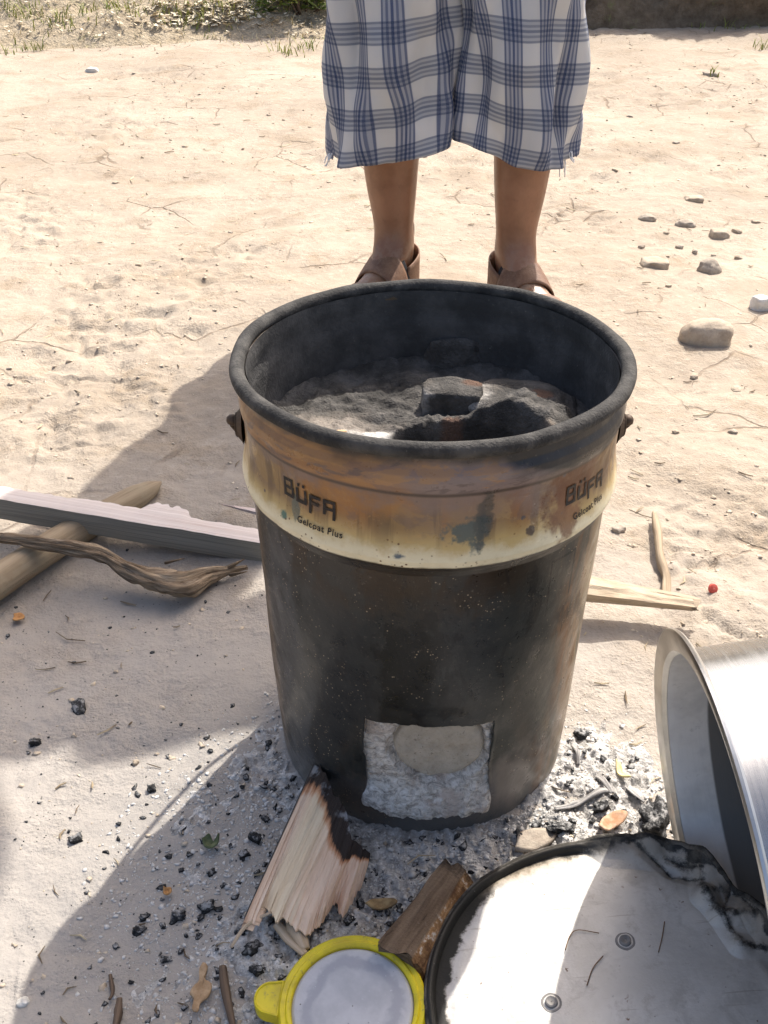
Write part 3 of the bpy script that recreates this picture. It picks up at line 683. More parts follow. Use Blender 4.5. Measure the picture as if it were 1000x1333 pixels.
# ------------------------------------------------------------------ yellow screw-lid with a dusty grey disc
jc = at(459, 1309, .020)
jl = empty('jar_lid', jc, 'round yellow plastic lid with a dusty grey disc and a side tab', 'jar lid'); jl.rotation_euler = (.05, -.03, 0)
def mat_yellow():
    k = NT('yellow_plastic'); n = k.noise(k.pos, 60, 4, .6); n2 = k.noise(k.pos, 260, 3, .7)
    col = k.mx(k.sst(n, .4, .7), (.70, .56, .012), (.52, .40, .02)); col = k.mx(k.mul(k.sst(n2, .58, .72), .55), col, (.22, .17, .07))
    return k.fin(col, .42, normal=k.bump(n2, .2, .0008), spec=.45, Subsurface_Weight=.0)
M_yel = mat_yellow()
def mat_dusty():
    k = NT('dusty_grey_plastic'); p = k.obj; n = k.noise(p, 30, 4, .65); n2 = k.noise(p, 300, 3, .7); v = k.vor(p, 160)
    c = k.xyz(p); rr = k.math('SQRT', k.add(k.mul(c[0], c[0]), k.mul(c[1], c[1])))
    col = k.mx(k.sst(n, .3, .7), (.40, .40, .415), (.52, .515, .525)); col = k.mx(k.mul(k.sst(rr, .036, .045), .5), col, (.56, .54, .53))
    col = k.mx(k.mul(k.sst(k.add(rr, k.mul(k.sub(n, .5), .03)), .026, .031), k.sst(k.add(rr, k.mul(k.sub(n, .5), .03)), .039, .034)), col, (.36, .36, .385))
    col = k.mx(k.mul(k.sst(v, .12, .06), k.sst(n, .5, .6)), col, (.12, .11, .10)); col = k.mx(k.mul(k.sst(n2, .66, .74), .5), col, (.7, .7, .7))
    return k.fin(col, .75, normal=k.bump(k.add(n2, n), .3, .001), spec=.3)
jr = .0450
lathe('screw_ring', [(jr-.001, -.004), (jr-.0005, .0012), (jr+.0008, .0026), (jr+.0026, .003), (jr+.0038, .0018), (jr+.0048, .0020), (jr+.0070, .003), (jr+.0086, .0012), (jr+.0092, -.004), (jr+.0094, -.017), (jr+.0082, -.0172), (jr+.0078, -.004), (jr-.001, -.006)], M_yel, jl, n=140, amp=.004)
lathe('centre_disc', [(.0005, -.0006), (.02, -.0003), (.032, -.0002), (.037, .0), (.042, .0002), (jr-.001, -.0012), (jr-.0004, -.003)], mat_dusty(), jl, n=120)
tp = at(356, 1298, .020)-jc
def tab_mesh():
    ang = math.atan2(tp[1], tp[0]); d = np.array([math.cos(ang), math.sin(ang)]); nn = np.array([-d[1], d[0]]); V = []; F = []
    prof2 = []
    L = .0725
    outline = []
    for i in range(25):
        t = -PI/2+PI*i/24; outline.append((L-.0125+.0125*math.cos(t), .0125*math.sin(t)))
    outline = [(jr+.007, -.0140)]+outline+[(jr+.007, .0140)]
    cxm = (jr+.008+L)/2
    rings = [(1.0, -.010), (1.0, -.0005), (.95, .0012), (.86, .0014), (.80, .0002), (.60, .0), (.2, .0)]
    for s, z in rings:
        for a, b in outline:
            q = d*(cxm+(a-cxm)*s)+nn*b*s; V.append((q[0], q[1], z))
    m = len(outline)
    F = grid_faces(m, len(rings), wrap=True); F.append(tuple((len(rings)-1)*m+i for i in range(m)))
    o = mesh_obj('pull_tab', V, F, M_yel, jl); smooth_by_angle(o, 50)
tab_mesh()

# ------------------------------------------------------------------ firewood
def mat_wood(name, light, dark, grain=(60, 1.2), stain=None, rough=.8):
    k = NT(name); uv = k.uv
    g = k.noise(k.map(uv, scale=(grain[0], grain[1]*10, 1)), 1.0, 5, .65, .3); n = k.noise(k.pos, 25, 4, .6); f = k.noise(k.map(uv, scale=(grain[0]*5, grain[1]*30, 1)), 1.0, 3, .7)
    col = k.mx(k.sst(g, .3, .72), dark, light); col = k.mx(k.mul(k.sst(f, .56, .7), .4), col, tuple(c*.55 for c in dark))
    if stain: col = k.mx(k.mul(k.sst(n, .5, .7), .7), col, stain)
    return k.fin(col, rough, normal=k.bump(k.add(g, k.mul(f, .5)), .7, .002), spec=.2)
# split piece, charred at the end that leans on the stove: built as fibres side by side
L0_, L1_ = (407, 992), (334, 1178)
pl_l = [(407, 990), (374, 1045), (345, 1118), (322, 1178)]       # left edge, charred tip to splintered end
col_top = [(0, 990, 408), (.12, 994, 416), (.22, 1012, 425), (.34, 1032, 434), (.45, 1046, 444), (.58, 1062, 452), (.70, 1088, 458), (.82, 1094, 468), (1, 1100, 482)]
def log_z(y): return .027+.030*np.clip((y-.46)/.2, 0, 1)
nC, nL = 74, 46
V = []; UV = []; ends = []
bot_s = np.array([0, .04, .1, .16, .22, .28, .34, .42, .5, .58, .64, .70, .76, .80, .84, .88, .93, 1.0])
bot_y = np.array([1178, 1196, 1186, 1172, 1168, 1182, 1198, 1190, 1196, 1204, 1199, 1186, 1160, 1158, 1176, 1180, 1150, 1136])
bot_x = np.array([318, 312, 330, 338, 344, 352, 358, 366, 378, 402, 410, 420, 434, 439, 440, 446, 458, 470])
for i in range(nC):
    s = i/(nC-1)
    ty = np.interp(s, [c[0] for c in col_top], [c[1] for c in col_top]); txx = np.interp(s, [c[0] for c in col_top], [c[2] for c in col_top])
    by = np.interp(s, bot_s, bot_y) + 4*float(vnoise(s*13, 1, s=113)) + rng.uniform(-3.5, 3.5); bxx = np.interp(s, bot_s, bot_x)
    ty += 2.5*float(vnoise(s*24, 5, s=114))
    A = at(txx, ty, .050); B = at(bxx, by, .028)
    A[2] = .046; B[2] = .017
    for j in range(nL):
        t = j/(nL-1); P = A*(1-t)+B*t
        gro = .0020*vnoise(s*9, t*1.0, s=111)+.0007*vnoise(s*34, t*2.0, s=112)+.006*math.sin(PI*min(1, s*1.15))-.006*(s > .72)*(s-.72)/.28
        P[2] += gro - .003*sstep(.85, 1, t)*(1+float(vnoise(s*15, 3, s=115)))
        V.append(P); UV.append((s, t))
V = np.array(V); UV = np.array(UV)
F = grid_faces(nL, nC)
bot = V.copy(); thick = .017*(1-.75*UV[:, 0]**3)*(1-.88*UV[:, 1]**2.5); bot[:, 2] = np.maximum(bot[:, 2]-thick, top_h(bot[:, 0], bot[:, 1])-.002); bot[:, 0] += .004*(UV[:, 0] < .3)
nV = len(V)
Fb = [(a+nV, d+nV, c+nV, b+nV) for a, b, c, d in F]
Fs = []
for j in range(nL-1): Fs += [(j, j+1, nV+j+1, nV+j), ((nC-1)*nL+j+1, (nC-1)*nL+j, nV+(nC-1)*nL+j, nV+(nC-1)*nL+j+1)]
for i in range(nC-1): Fs += [((i+1)*nL, i*nL, nV+i*nL, nV+(i+1)*nL), (i*nL+nL-1, (i+1)*nL+nL-1, nV+(i+1)*nL+nL-1, nV+i*nL+nL-1)]
def mat_split():
    k = NT('fresh_split_wood'); c = k.xyz(k.uv); s, t = c[0], c[1]
    g = k.noise(k.map(k.uv, scale=(26, 1.6, 1)), 1.0, 5, .62, .25); f = k.noise(k.map(k.uv, scale=(110, 5, 1)), 1.0, 3, .7); n = k.noise(k.pos, 45, 4, .65)
    col = k.ramp(g, [(.28, (.56, .34, .21)), (.42, (.76, .52, .35)), (.58, (.86, .64, .46)), (.75, (.90, .74, .55))])
    col = k.mx(k.mul(k.sst(s, .55, .3), k.mul(k.sst(s, .1, .25), .5)), col, (.82, .68, .42))
    col = k.mx(k.mul(k.sst(s, .45, .8), .35), col, (.82, .55, .40))
    col = k.mx(k.mul(k.sst(f, .58, .7), .25), col, (.45, .28, .16))
    # char: along the top and the right-hand upper edge, orange halo
    e = k.add(t, k.add(k.mul(k.sub(g, .5), .16), k.mul(k.sub(n, .5), .14)))
    lim = k.add(.10, k.mul(k.mul(k.sst(s, .32, .58), 1), .16)); lim = k.sub(lim, k.mul(k.sst(s, .74, .82), .13))
    dch = k.sub(e, lim)
    col = k.mx(k.mul(k.sst(dch, .12, .04), .8), col, (.48, .17, .05)); col = k.mx(k.mul(k.sst(dch, .06, .0), .97), col, (.018, .016, .015))
    col = k.mx(k.mul(k.mul(k.sst(n, .52, .64), k.sst(t, .14, .04)), .7), col, (.34, .34, .34))
    col = k.mx(k.sst(s, .035, .012), col, (.05, .045, .04))
    return k.fin(col, .7, normal=k.bump(k.add(g, k.mul(f, .6)), .75, .003), spec=.25)
sw = mesh_obj('split_firewood', np.vstack([V, bot]), F+Fb+Fs, mat_split(), uv=np.vstack([UV, UV])); smooth_by_angle(sw, 45)
tag(sw, 'fresh split firewood with a charred tip leaning on the stove and a splintered end', 'firewood')

# short quarter log with bark, between the stove and the lids
def bar(name, A, B, wid, thick, mat, seed=0, n=30, jag=.004, up=(0, 0, 1), taper=(1, 1), prof=None, amp=.0015, parent=None, waves=1.0):
    """a rough sawn or split stick from A to B; prof = closed cross-section in units of (wid, thick)"""
    A, B = np.asarray(A, float), np.asarray(B, float); T = (B-A)/np.linalg.norm(B-A); up = np.asarray(up, float)
    a = np.cross(T, up); a /= np.linalg.norm(a); b = np.cross(a, T)
    prof = prof or [(-.5, 0), (.5, 0), (.5, 1), (-.5, 1)]
    Q = []                                                  # densify
    for (x0, y0), (x1, y1) in zip(prof, prof[1:]+prof[:1]):
        for q in range(6): Q.append((x0+(x1-x0)*q/6, y0+(y1-y0)*q/6))
    m = len(Q); V = []; UV = []; ln = np.linalg.norm(B-A)
    for j in range(n):
        t = j/(n-1); k = taper[0]*(1-t)+taper[1]*t
        for i, (x, y) in enumerate(Q):
            e = 0
            if j == 0: e = jag*float(vnoise(x*5+seed, y*5, s=seed))
            if j == n-1: e = jag*float(vnoise(x*5+seed, y*5+9, s=seed))
            nz = amp*float(fbm(x*3+seed, y*3, t*ln*22*waves, s=seed, o=3))
            P = A+T*(ln*t+e)+a*(x*wid*k+nz)+b*(y*thick*k+nz*.8)
            V.append(P); UV.append((i/m*2*(wid+thick)/.1, t*ln/.1))
    F = grid_faces(m, n, wrap=True)+[tuple(range(m-1, -1, -1)), tuple((n-1)*m+i for i in range(m))]
    o = mesh_obj(name, V, F, mat, parent, uv=UV); smooth_by_angle(o, 38); return o
def mat_barklog():
    k = NT('bark_and_wood'); n = k.noise(k.pos, 40, 5, .7); n2 = k.noise(k.pos, 160, 4, .7)
    g = k.noise(k.map(k.uv, scale=(16, 1.1, 1)), 1.0, 5, .65, .3)
    c = k.xyz(k.uv)
    wood = k.mx(k.sst(g, .3, .7), (.10, .066, .042), (.21, .15, .10)); wood = k.mx(k.mul(k.sst(g, .38, .34), .8), wood, (.03, .02, .015))
    bark = k.mx(k.sst(n, .35, .65), (.10, .05, .025), (.38, .22, .10)); bark = k.mx(k.mul(k.sst(n2, .5, .65), k.sst(n, .5, .6)), bark, (.5, .46, .4))
    col = k.mx(k.sst(k.math('ABSOLUTE', k.sub(c[0], 1.17)), .25, .22), wood, bark)
    col = k.mx(k.mul(k.sst(n2, .64, .74), .4), col, (.45, .42, .38))
    col = k.mx(k.mul(k.sst(k.add(c[1], k.mul(k.sub(n, .5), .5)), .14, .0), .7), col, (.02, .017, .015))
    return k.fin(col, .88, normal=k.bump(k.add(k.mul(n2, .6), g), .9, .004), spec=.15)
A = at(594, 1124, .030); B = at(516, 1249, .026); A[2] -= .026; B[2] -= .022
ql = bar('bark_log', A, B, .040, .030, mat_barklog(), seed=4, n=44, jag=.004, amp=.0011, prof=[(-.48, .05), (.45, .0), (.5, .35), (.34, .98), (-.28, 1.0), (-.55, .55)], taper=(.80, 1.08))
tag(ql, 'short brown quarter log with bark lying between yellow lid and stove', 'firewood')

# woodpile on the left
M_pole = mat_wood('weathered_pole', (.40, .315, .21), (.25, .185, .115), (7, .25), (.33, .27, .18))
Pp = [at(-95, 815, .018), at(-20, 768, .018), at(75, 706, .018), at(150, 662, .016), at(190, 640, .012), at(209, 628, .008)]
po = tube('round_pole', spline(Pp, 50), np.interp(np.linspace(0, 1, 50), [0, .6, .85, .93, 1], [.0195, .0185, .0165, .012, .002]), M_pole, n=28, rough=.05, seed=5, freq=10)
tag(po, 'round brown wooden pole lying crossways underneath the pale plank', 'pole')
M_plank = mat_wood('pale_plank', (.60, .50, .45), (.50, .40, .35), (9, .12), (.62, .55, .51))
def plank_left():
    # sawn face up, ragged far edge; from beyond the left edge to just behind the stove
    n = 110; V = []; UV = []
    A = at(-60, 640, .062); B = at(345, 708, .030)
    T = (B-A)/np.linalg.norm(B-A); a = np.cross(T, [0, 0, 1.0]); a /= np.linalg.norm(a); a = -a if a[1] < 0 else a     # a points away from the camera
    ln = np.linalg.norm(B-A)
    for j in range(n):
        t = j/(n-1); P = A+T*ln*t
        wf = .030 + .0035*float(vnoise(t*9, 0, s=121)) + .0015*float(vnoise(t*50, 0, s=122))
        wf += .020*sstep(.575, .60, t)*sstep(.745, .715, t)*(.8+.25*float(vnoise(t*60, 2, s=123))) - .010*sstep(.2, 0, t)
        hh = .030
        for (x, z) in [(0, -hh), (0, -hh*.5), (0, 0), (wf*.35, .0008), (wf*.7, .0004), (wf, -.001), (wf*.92, -hh)]:
            nz = .0003*float(fbm(t*14, x*200, z*150, s=124, o=2))
            V.append(P+a*(x+nz)+np.array([0, 0, z+nz])); UV.append(((x*1.0-z)/.1*2, t*ln/.1))
    F = grid_faces(7, n, wrap=True)+[tuple(range(6, -1, -1)), tuple((n-1)*7+i for i in range(7))]
    k = NT('sawn_plank'); uv = k.uv
    g = k.noise(k.map(uv, scale=(9, .18, 1)), 1.0, 5, .6); g2 = k.noise(k.map(uv, scale=(34, .5, 1)), 1.0, 4, .6)
    nz_ = k.xyz(k.geo.outputs['Normal'])[2]
    top = k.mx(k.sst(g, .35, .68), (.60, .515, .455), (.72, .635, .575)); top = k.mx(k.mul(k.sst(g2, .56, .66), .5), top, (.42, .26, .2))
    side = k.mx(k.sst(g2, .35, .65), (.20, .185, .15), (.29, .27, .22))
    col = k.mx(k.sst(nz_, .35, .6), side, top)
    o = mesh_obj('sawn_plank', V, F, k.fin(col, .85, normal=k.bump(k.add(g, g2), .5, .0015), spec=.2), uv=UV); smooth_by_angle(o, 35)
    tag(o, 'long pale sawn plank with ragged edge resting over the round pole', 'plank')
plank_left()
sp_ = bar('wood_sliver', at(286, 656, .02), at(335, 668, .03), .006, .003, M_plank, seed=6, n=12, taper=(.15, 1.4))
tag(sp_, 'thin pale wood sliver sticking out beyond the long plank', 'wood splinter')
def mat_branch():
    k = NT('gnarled_wood'); uv = k.uv; n = k.noise(k.pos, 35, 5, .7); g = k.noise(k.map(uv, scale=(7, 9, 1)), 1.0, 5, .7, .8); g2 = k.noise(k.map(uv, scale=(26, 22, 1)), 1.0, 4, .7, .4)
    col = k.mx(k.sst(g, .32, .68), (.14, .095, .06), (.36, .275, .185)); col = k.mx(k.mul(k.sst(g2, .5, .68), .6), col, (.46, .38, .28)); col = k.mx(k.mul(k.sst(n, .58, .7), .6), col, (.10, .065, .04))
    return k.fin(col, .9, normal=k.bump(k.add(g, k.mul(g2, .8)), 1.0, .006), spec=.15)
M_branch = mat_branch()
bp = [at(-40, 698, .045), at(40, 706, .045), at(95, 714, .042), at(135, 722, .036), at(165, 737, .026), at(200, 752, .020), at(235, 760, .018), at(270, 748, .016), at(300, 742, .013), at(322, 738, .012)]
rb = np.interp(np.linspace(0, 1, 90), [0, .3, .42, .55, .68, .76, .85, .93, 1], [.0065, .0082, .0105, .012, .0155, .0165, .011, .0055, .003])
br = tube('gnarled_branch', spline(bp, 90), rb, M_branch, n=36, rough=.55, seed=8, flat=.75, freq=55)
tag(br, 'gnarled grey brown branch with a thick twisted end lying across the pole', 'branch')
for i, (q0, q1, r) in enumerate([((292, 742), (318, 728), .0035), ((300, 748), (322, 744), .003), ((215, 733), (240, 727), .002)]):
    t_ = tube('broken_end', spline([at(*q0, .014), (at(*q0, .018)+at(*q1, .020))/2, at(*q1, .016)], 10), np.linspace(r, .0006, 10), M_branch, n=8, rough=.3, seed=i); t_.parent = br

# split wood on the right, behind the stove and the pot
def mat_pale():
    return mat_wood('sun_bleached_wood', (.50, .41, .30), (.36, .28, .195), (10, .3), (.40, .32, .22))
M_pale = mat_pale()
A = at(735, 772, .034); B = at(903, 791, .026)
rp = bar('split_board', A, B, .032, .017, M_pale, seed=9, n=60, jag=.012, amp=.0016, taper=(1.15, .6), prof=[(-.5, 0), (.4, .1), (.5, .8), (.1, 1.0), (-.45, .9)])
tag(rp, 'pale split board end sticking out behind the stove above its shadow', 'board')
sk = [at(852, 668, .006), at(857, 700, .007), at(860, 730, .006), at(867, 752, .005), at(867, 785, .005)]
st_ = tube('dry_stick', spline(sk, 40), np.interp(np.linspace(0, 1, 40), [0, .2, .6, 1], [.003, .0055, .006, .0042]), mat_wood('dry_stick_wood', (.44, .35, .245), (.27, .2, .13), (6, .5)), n=14, rough=.35, seed=12, freq=50)
tag(st_, 'short dry grey stick lying upright in the picture on bare soil by the pot', 'stick')
st_['label'] = 'short dry weathered stick lying on the bare soil right of the stove'

# ------------------------------------------------------------------ the person standing behind the stove, facing the camera
person = empty('person', (.13, 1.83, 0), 'person in blue and white checked long shorts and brown leather sandals standing behind the stove', 'person')
po_ = np.array([.13, 1.83, 0])
def mat_skin():
    k = NT('brown_skin'); p = k.pos; n = k.noise(p, 14, 4, .6); n2 = k.noise(p, 260, 3, .65); n3 = k.noise(p, 60, 4, .7)
    col = k.mx(k.sst(n, .3, .7), (.225, .103, .050), (.325, .158, .084)); col = k.mx(k.mul(k.sst(n3, .58, .75), .35), col, (.15, .065, .032))
    zz_ = k.xyz(p)[2]; col = k.mx(k.mul(k.mul(k.sst(k.add(zz_, k.mul(k.sub(n, .5), .12)), .16, .03), k.sst(n3, .38, .6)), .55), col, (.38, .28, .19))
    return k.fin(col, k.add(.40, k.mul(k.sub(n3, .5), .25)), normal=k.bump(k.add(n2, k.mul(n3, .6)), .22, .0015), spec=.5, Subsurface_Weight=.08, Subsurface_Scale=.01)
M_skin = mat_skin()
SK, SE, SR = [], [], []
def J(p, r, parent=None):
    SK.append(p); SR.append(r if isinstance(r, tuple) else (r, r)); i = len(SK)-1
    if parent is not None: SE.append((parent, i))
    return i
pel = J((.140, 1.855, .90), (.14, .10))
def leg(hip, knee, calf, mid, low, ank, heel, mf, ball, d):
    a = J(hip, .085, pel); a = J(((hip[0]+knee[0])/2, (hip[1]+knee[1])/2, (hip[2]+knee[2])/2), .078, a); a = J(knee, .058, a)
    a = J(calf, (.060, .062), a); a = J(mid, (.052, .055), a); a = J(low, (.0375, .042), a); an = J(ank, (.0365, .042), a)
    J(heel, (.030, .030), an)
    m = J(mf, (.034, .030), an); b = J(ball, (.038, .018), m)
    dn = np.array([-d[1], d[0], 0])
    for kx, ln_, r in ((-.034, .036, .0085), (-.018, .043, .0085), (-.001, .049, .009), (.014, .053, .0095), (.033, .058, .0135)):
        s_ = 1 if d[0] < 0 else -1
        base = np.array(ball)+dn*kx*s_*-1+np.array(d)*.022; base[2] = .036
        tipp = np.array(ball)+dn*kx*s_*-1.12+np.array(d)*(ln_+.01); tipp[2] = .033
        t0 = J(tuple(base), (r*1.15, r*1.15), b); J(tuple(tipp), (r*.85, r*.8), t0)
dL = np.array([-.45, -.893, 0]); dR = np.array([.30, -.954, 0])
aL = np.array([.021, 1.845, .085]); aR = np.array([.240, 1.800, .085])
def foot(a, d): return tuple(a+np.array([0, 0, 0])), tuple(a-d*.038+np.array([0, 0, -.046])), tuple(a+d*.055+np.array([0, 0, -.022])), tuple(a+d*.125+np.array([0, 0, -.044]))
fL, fR = foot(aL, dL), foot(aR, dR)
leg((.055, 1.86, .82), (.022, 1.835, .47), (.014, 1.838, .345), (.011, 1.845, .258), (.019, 1.846, .140), fL[0], fL[1], fL[2], fL[3], dL)
leg((.215, 1.86, .82), (.245, 1.825, .47), (.245, 1.812, .345), (.244, 1.806, .258), (.240, 1.802, .140), fR[0], fR[1], fR[2], fR[3], dR)
sp1 = J((.150, 1.86, 1.05), (.125, .09), pel); sp2 = J((.160, 1.86, 1.22), (.145, .10), sp1); sp3 = J((.165, 1.865, 1.36), (.11, .08), sp2)
nk = J((.168, 1.855, 1.44), .052, sp3); hd0 = J((.17, 1.835, 1.50), (.058, .066), nk); hd1 = J((.171, 1.835, 1.57), (.072, .088), hd0); hd2 = J((.172, 1.84, 1.635), (.066, .080), hd1)
J((.171, 1.745, 1.548), (.012, .012), J((.171, 1.765, 1.565), (.016, .018), hd1))           # nose
for s in (-1, 1): J((.171+s*.084, 1.845, 1.56), (.008, .018), J((.171+s*.066, 1.842, 1.56), (.016, .016), hd1))
def arm(sh, el, wr, s, fwd):
    a = J(sh, .052, sp3); a = J(tuple((np.array(sh)*.5+np.array(el)*.5)), .043, a); a = J(el, .037, a); a = J(tuple(np.array(el)*.45+np.array(wr)*.55), .034, a); w_ = J(wr, (.024, .027), a)
    fwd = np.array(fwd)/np.linalg.norm(fwd); side = np.cross(fwd, [0, 0, 1.0]); side /= np.linalg.norm(side)
    pm = np.array(wr)+fwd*.055; p_ = J(tuple(pm), (.034, .017), w_)
    for kx, ln_ in ((-.028, .050), (-.010, .064), (.009, .070), (.027, .060)):
        q0 = pm+side*kx+fwd*.030; f0 = J(tuple(q0), .0095, p_); q1 = q0+fwd*ln_*.5+side*kx*.15+np.array([0, 0, -.008]); f1 = J(tuple(q1), .0085, f0)
        J(tuple(q1+fwd*ln_*.45+np.array([0, 0, -.018])), .0072, f1)
    t0 = J(tuple(np.array(wr)+fwd*.030+side*s*.030), .011, p_); J(tuple(np.array(wr)+fwd*.060+side*s*.052), .0085, t0)
arm((.330, 1.865, 1.36), (.450, 1.770, 1.165), (.250, 1.690, 1.115), -1, (-.9, -.25, .1))
arm((.000, 1.865, 1.35), (.030, 1.800, 1.12), (.150, 1.680, 1.07), 1, (.9, -.2, -.1))
for i_ in range(pel+1, len(SK)):                           # a tall person: stretch everything above the hips
    if SK[i_][2] > .92: SK[i_] = (SK[i_][0], SK[i_][1], .92+(SK[i_][2]-.92)*1.22)
me = bpy.data.meshes.new('body_skeleton'); me.from_pydata([tuple(np.array(p)-po_) for p in SK], SE, []); me.update()
ob = bpy.data.objects.new('skeleton', me); C.objects.link(ob)
sm = ob.modifiers.new('s', 'SKIN'); sm.use_smooth_shade = True; sm.branch_smoothing = .6
for i, (rx, ry) in enumerate(SR): me.skin_vertices[0].data[i].radius = (rx, ry)
me.skin_vertices[0].data[pel].use_root = True
su = ob.modifiers.new('ss', 'SUBSURF'); su.levels = 2; su.render_levels = 2
dg = bpy.context.evaluated_depsgraph_get(); bm_ = bpy.data.meshes.new_from_object(ob.evaluated_get(dg)); bpy.data.objects.remove(ob)
bm_.name = 'body'; bm_.materials.clear(); bm_.materials.append(M_skin)
bo = bpy.data.objects.new('body', bm_); C.objects.link(bo); bo.parent = person

# shorts: two wide tubes of checked cotton hanging from the hips
def mat_plaid():
    k = NT('checked_cotton'); c = k.xyz(k.uv); u, v = c[0], c[1]
    P = .0655
    def lines(x, per, ph):
        f = k.math('FRACT', k.add(k.mul(x, 1/per), ph))
        def bar_(a, b, e=.012): return k.mul(k.sst(f, a-e, a+e), k.sst(f, b+e, b-e))
        wide = bar_(.25, .75, .02)
        m = k.mul(wide, .36)
        for a, b, s in ((.245, .30, .85), (.355, .42, .8), (.465, .535, .95), (.58, .645, .8), (.70, .755, .85)): m = k.math('MAXIMUM', m, k.mul(bar_(a, b), s))
        return m
    U = lines(u, .0560, .13); Vv = lines(v, .0665, .30)
    th_ = k.noise(k.map(k.uv, scale=(900, 900, 1)), 1.0, 2, .6); n = k.noise(k.pos, 10, 3, .6)
    white = k.mx(n, (.84, .84, .825), (.90, .90, .885))
    blue_v = (.060, .110, .27); blue_h = (.15, .20, .32)
    col = k.mx(k.mul(Vv, .80), white, blue_h)
    col = k.mx(k.mul(U, .92), col, k.mx(k.mul(Vv, .6), blue_v, (.018, .036, .11)))
    col = k.mx(k.mul(k.sst(th_, .45, .7), .18), col, (.75, .75, .75))
    wv = k.math('SINE', k.mul(u, 2600.0)); wv2 = k.math('SINE', k.mul(v, 2600.0))
    k.fin(col, .9, normal=k.bump(k.add(k.mul(wv, wv2), th_), .25, .0005), spec=.15)
    tr = k.n('ShaderNodeBsdfTranslucent'); k.put(col, tr.inputs[0]); ms = k.n('ShaderNodeMixShader'); ms.inputs[0].default_value = .55
    k.l(k.b.outputs[0], ms.inputs[1]); k.l(tr.outputs[0], ms.inputs[2]); k.l(ms.outputs[0], k.out.inputs[0])
    return k.m
M_plaid = mat_plaid()
def shorts():
    nphi, nz = 220, 130; Vs, Fs_, UVs = [], [], []; arcs = {}; arc = 0; lastx = lasty = 0
    for s, cx0, cx1, side in ((0, .0155, .075, -1), (1, .2265, .205, 1)):
        off = len(Vs)
        for j in range(nz):
            t = j/(nz-1)                                    # 0 hem, 1 waist
            for i in range(nphi+1):
                a = 2*PI*i/nphi                              # 0 = image right, -pi/2 = towards the camera
                ca, sa = math.cos(a), math.sin(a)
                # height of this row at this angle
                inner = max(0, -side*ca)
                hem = .266 + .046*inner**1.0 + (.006 if sa < 0 else -.004) + .005*math.sin(3*a+s*1.3)
                z = hem + (.99-hem)*t
                zz = np.clip((z-.28)/.34, 0, 1); up = sstep(.58, .80, z)
                cx = cx0*(1-up)+cx1*up
                ax_ = (.106+.004*zz)*(1-up)+.095*up; by_ = (.104+.006*zz)*(1-up)+.112*up
                if s == 0: ax_ = ax_*(1-.0) - .012*up
                e = 2/2.7
                x = ax_*np.sign(ca)*abs(ca)**e; y = by_*np.sign(sa)*abs(sa)**e
                # folds: soft flutes that run from the outer hem up to the crotch
                ph = a*side if s == 0 else PI-a
                ph2 = math.atan2(sa, ca*side)                 # 0 = outer side
                f = .0120*math.sin(5.0*ph2+ (z-.28)*17 + s*1.1)*(1-.35*zz) + .0045*math.sin(9*ph2-(z-.28)*24+s*2.0) + .0065*float(vnoise(ca*2.6+s*7, sa*2.6, z*11, 131))+.0025*float(vnoise(ca*6+s*7, sa*6, z*30, 133))
                f -= .019*math.exp(-((ph2+1.05-.9*(z-.28))/.22)**2)*(1 if sa < 0 else 0)
                f *= (1-.6*up)
                nrm = np.array([ca, sa]); x += nrm[0]*f; y += nrm[1]*f
                Vs.append((cx+x-po_[0], 1.838+y-po_[1]+.012*sstep(.5, .8, z), z))
                if j == 0:
                    arc = 0.0 if i == 0 else arc + math.hypot(x-lastx, y-lasty)*(.80 if True else 1); lastx, lasty = x, y; arcs[(s, i)] = arc
                UVs.append((arcs[(s, i)]*1.12+s*.31+.035*math.sin(2.1*(z-.27)*3.1+ph2)*(.3+.7*inner)+.010*float(vnoise(ca*2+s*5, sa*2, z*9, 135)), z - .85*(hem-.266)*(1-t)**2 + .004*math.sin(2*a+s)))
        Fs_ += grid_faces(nphi+1, nz, off=off)
    off = len(Vs); nzh = 30                                  # seat and waist in one piece over both legs
    for j in range(nzh):
        z = .60+.40*j/(nzh-1)
        for i in range(nphi+1):
            a = 2*PI*i/nphi; ca, sa = math.cos(a), math.sin(a); hw = np.interp(z, [.60, .72, .86, 1.0], [.180, .182, .178, .160]); hd = np.interp(z, [.60, .72, .86, 1.0], [.100, .122, .130, .124]); e = 2/2.4
            f = .004*float(vnoise(ca*4, sa*4, z*12, 137)); x = (hw+f)*np.sign(ca)*abs(ca)**e; y = (hd+f)*np.sign(sa)*abs(sa)**e
            Vs.append((.131+.012*(z-.6)/.4+x-po_[0], 1.848+.008*(z-.6)/.4+y-po_[1], z)); UVs.append((a*.15+.62, z))
    Fs_ += grid_faces(nphi+1, nzh, off=off)
    o = mesh_obj('checked_shorts', Vs, Fs_, M_plaid, person, uv=UVs)
    m_ = o.modifiers.new('t', 'SOLIDIFY'); m_.thickness = .0012; m_.offset = 0
shorts()
M_thread = (lambda k: k.fin((.78, .78, .77), .9))(NT('white_thread'))
for (qx, qy, dx_, dz_, n_) in ((432, 203, -.008, -.018, 5), (444, 206, .003, -.012, 4), (731, 206, .004, -.03, 6), (741, 200, .006, -.016, 4)):
    V = []
    b0 = at(qx, qy, 0); d0 = b0-np.array([0, 0, CAMH]); d0[2] = -CAMH; t = 1.80/b0[1]; P0 = np.array([b0[0]*t, 1.80, CAMH*(1-t)])
    for q in range(n_):
        p0 = P0+np.array([rng.uniform(-.006, .006), 0, .004]); p1 = p0+np.array([dx_*rng.uniform(.4, 1.2), -.004, dz_*rng.uniform(.4, 1.2)])
        tube('loose_thread', spline([p0, (p0+p1)/2+rng.uniform(-.003, .003, 3), p1], 7), .0011, M_thread, person, n=5).location = tuple(-po_)

